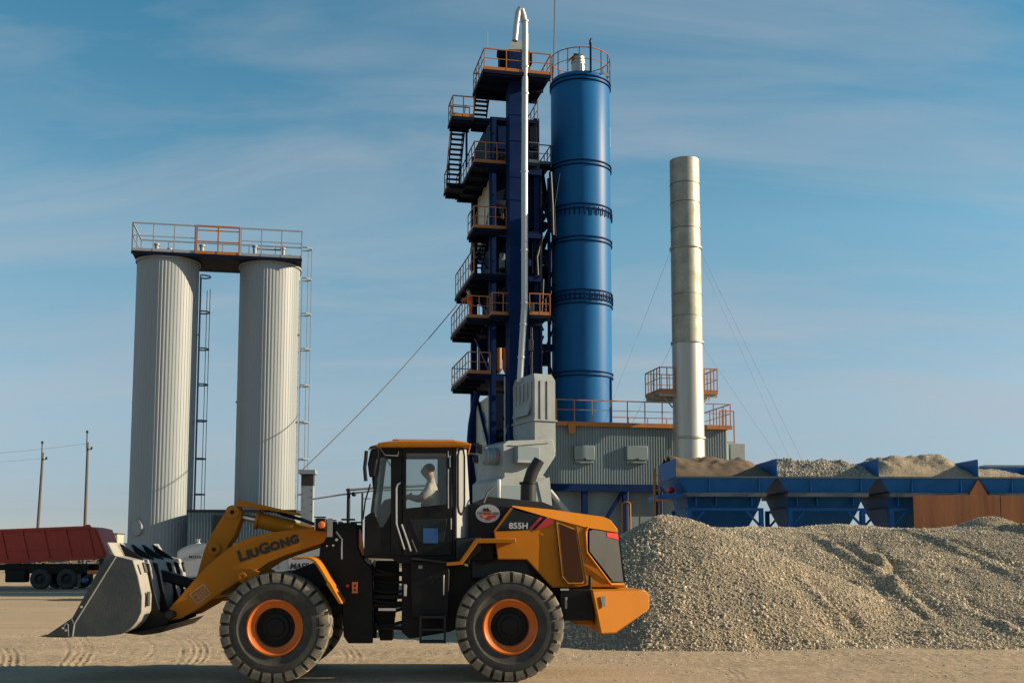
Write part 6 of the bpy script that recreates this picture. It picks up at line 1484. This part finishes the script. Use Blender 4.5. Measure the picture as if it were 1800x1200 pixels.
# ------------------------------------------------------------------ poles, wires, cable
def pole(px, ptop, pbase, Y, lab):
    F = Fr(px, Y, 0); r = F.root('utility_pole', lab, 'utility pole', 'power line poles'); zt_ = F.Z(ptop, 0, px); 
    MB().tube([(F.P(pbase, 940, 0).x, 0, 0), (0, 0, zt_)], [.15, .10], 10).build('mast', MT['wood'], r, smooth=40)
    MB().tube([(-.05, -.1, zt_ - .5), (-.05, -.1, zt_ + .8)], .05, 6).build('pin', MT['dkgrey'], r); MB().lathe([(.08, 0), (.12, .1), (.06, .22), (.0001, .24)], c=(-.05, -.1, zt_ + .75), n=10).build('insulator', MT['dkgrey'], r, smooth=40)
    MB().bar((-.05, -.15, zt_ - .6), (.4, -.15, zt_ - .6), .07).build('cross_arm', MT['dkgrey'], r); MB().lathe([(.07, 0), (.1, .1), (.05, .2), (.0001, .22)], c=(.38, -.15, zt_ - .58), n=10).build('insulator', MT['dkgrey'], r, smooth=40)
    return F, zt_
pole(68, 795, 64, 95, 'shorter weathered utility pole behind the middle of the red truck')
pole(147, 777, 149, 92, 'taller weathered utility pole behind the tail of the red truck')
ys_ = [(783, 'upper'), (806, 'lower')]
wire('power_wire', W(147, 780, 92), W(-260, 800, 110), .012, 'thin power wire from the taller pole out of frame to the left', 'wirel', 'wire', .5)
wire('power_wire', W(147, 780, 92), W(700, 800, 110), .012, 'thin power wire from the taller pole running right behind the tanks', 'wirel', 'wire', .8)
wire('power_wire', W(68, 806, 95), W(-260, 815, 115), .010, 'faint lower wire from the shorter pole out of frame to the left', 'wirel', 'wire', .3)
wire('power_wire', W(68, 806, 95), W(720, 830, 115), .010, 'faint lower wire from the shorter pole running right behind the tanks', 'wirel', 'wire', .6)
wire('stay_cable', TF.world(TF.P(803, 536, 1.0)), W(533, 824, 46), .022, 'dark cable slanting from the tower platform down to the flue', 'wire', 'cable', .25)

# ------------------------------------------------------------------ far shed and scrub
SHF = Fr(190, 105, 8)
sh_ = SHF.root('shed', 'small far shed with a dark side between truck and tank', 'shed')
MB().box(SHF.U(178, 0, 945), SHF.U(206, 0, 945), 0, 3, 0, SHF.Z(938, 0, 190)).build('wall', MT['sandclad'], sh_); MB().box(SHF.U(178, -.05, 945) - .2, SHF.U(207, -.05, 945), -.2, 3.2, SHF.Z(938, 0, 190), SHF.Z(936.5, 0, 190)).build('roof', MT['dkgrey'], sh_)
MB().box(SHF.U(178, -.1, 945) - .1, SHF.U(190, -.1, 945), -.1, -.02, 0, SHF.Z(939, 0, 190)).build('dark_face', MT['navy'], sh_)  # navy sheet over the left part of the front wall
# berm with dry scrub, a mass nobody could count
MT['scrub'] = mat('dry scrub', (.085, .08, .045), .95, var=.35, scale=.8); MT['berm'] = mat('earth berm', (.17, .14, .095), .95, var=.3, scale=.3, bump=.5, bscale=3)
bmv = MB(); n = 120
for i in range(n + 1):
    x = -170 + 400 * i / n; h_ = 2.0 + 1.0 * noise.noise(Vector((x * .04, 1, 2))) + .4 * noise.noise(Vector((x * .2, 3, 2)))
    for yy, f in ((135, 0), (140, .8), (144, 1), (150, .9), (165, 0)): bmv.v.append((x, yy, h_ * f - (.1 if f == 0 else 0)))
for i in range(n):
    for j in range(4): bmv.f.append((i*5+j, (i+1)*5+j, (i+1)*5+j+1, i*5+j+1)); bmv.m.append(0)
bo = bmv.build('berm', MT['berm'], smooth=60); tag(bo, kind='structure')
sc_ = MB(); rnd = random.Random(21)
for k in range(5200):
    x = rnd.uniform(-120, 170); y = rnd.uniform(130, 150); cl_ = noise.noise(Vector((x * .12, 7, 0)))
    if cl_ < -.1: continue
    z0_ = 2.0 + 1.0 * noise.noise(Vector((x * .04, 1, 2))); h_ = rnd.uniform(.3, 1.0) + max(0, cl_) * 1.6; zb_ = z0_ * (.6 if y < 140 else .9) * (0 if y < 134 else 1)
    for q_ in range(2):
        a = rnd.uniform(0, 6.28); s_ = rnd.uniform(.15, .4); zz = zb_ + h_ * rnd.random(); c = Vector((x + rnd.gauss(0, .4), y, zz))
        v = Vector((math.cos(a), math.sin(a), rnd.uniform(-.6, .6))) * s_; w_ = Vector((rnd.uniform(-.4, .4), rnd.uniform(-.4, .4), 1)) * s_
        sc_.add([c - v, c + w_, c + v, c - w_ * .6], [(0, 1, 2, 3)])
so = sc_.build('scrub', MT['scrub']); tag(so, 'low dry scrub along the far berm', 'scrub', kind='stuff')
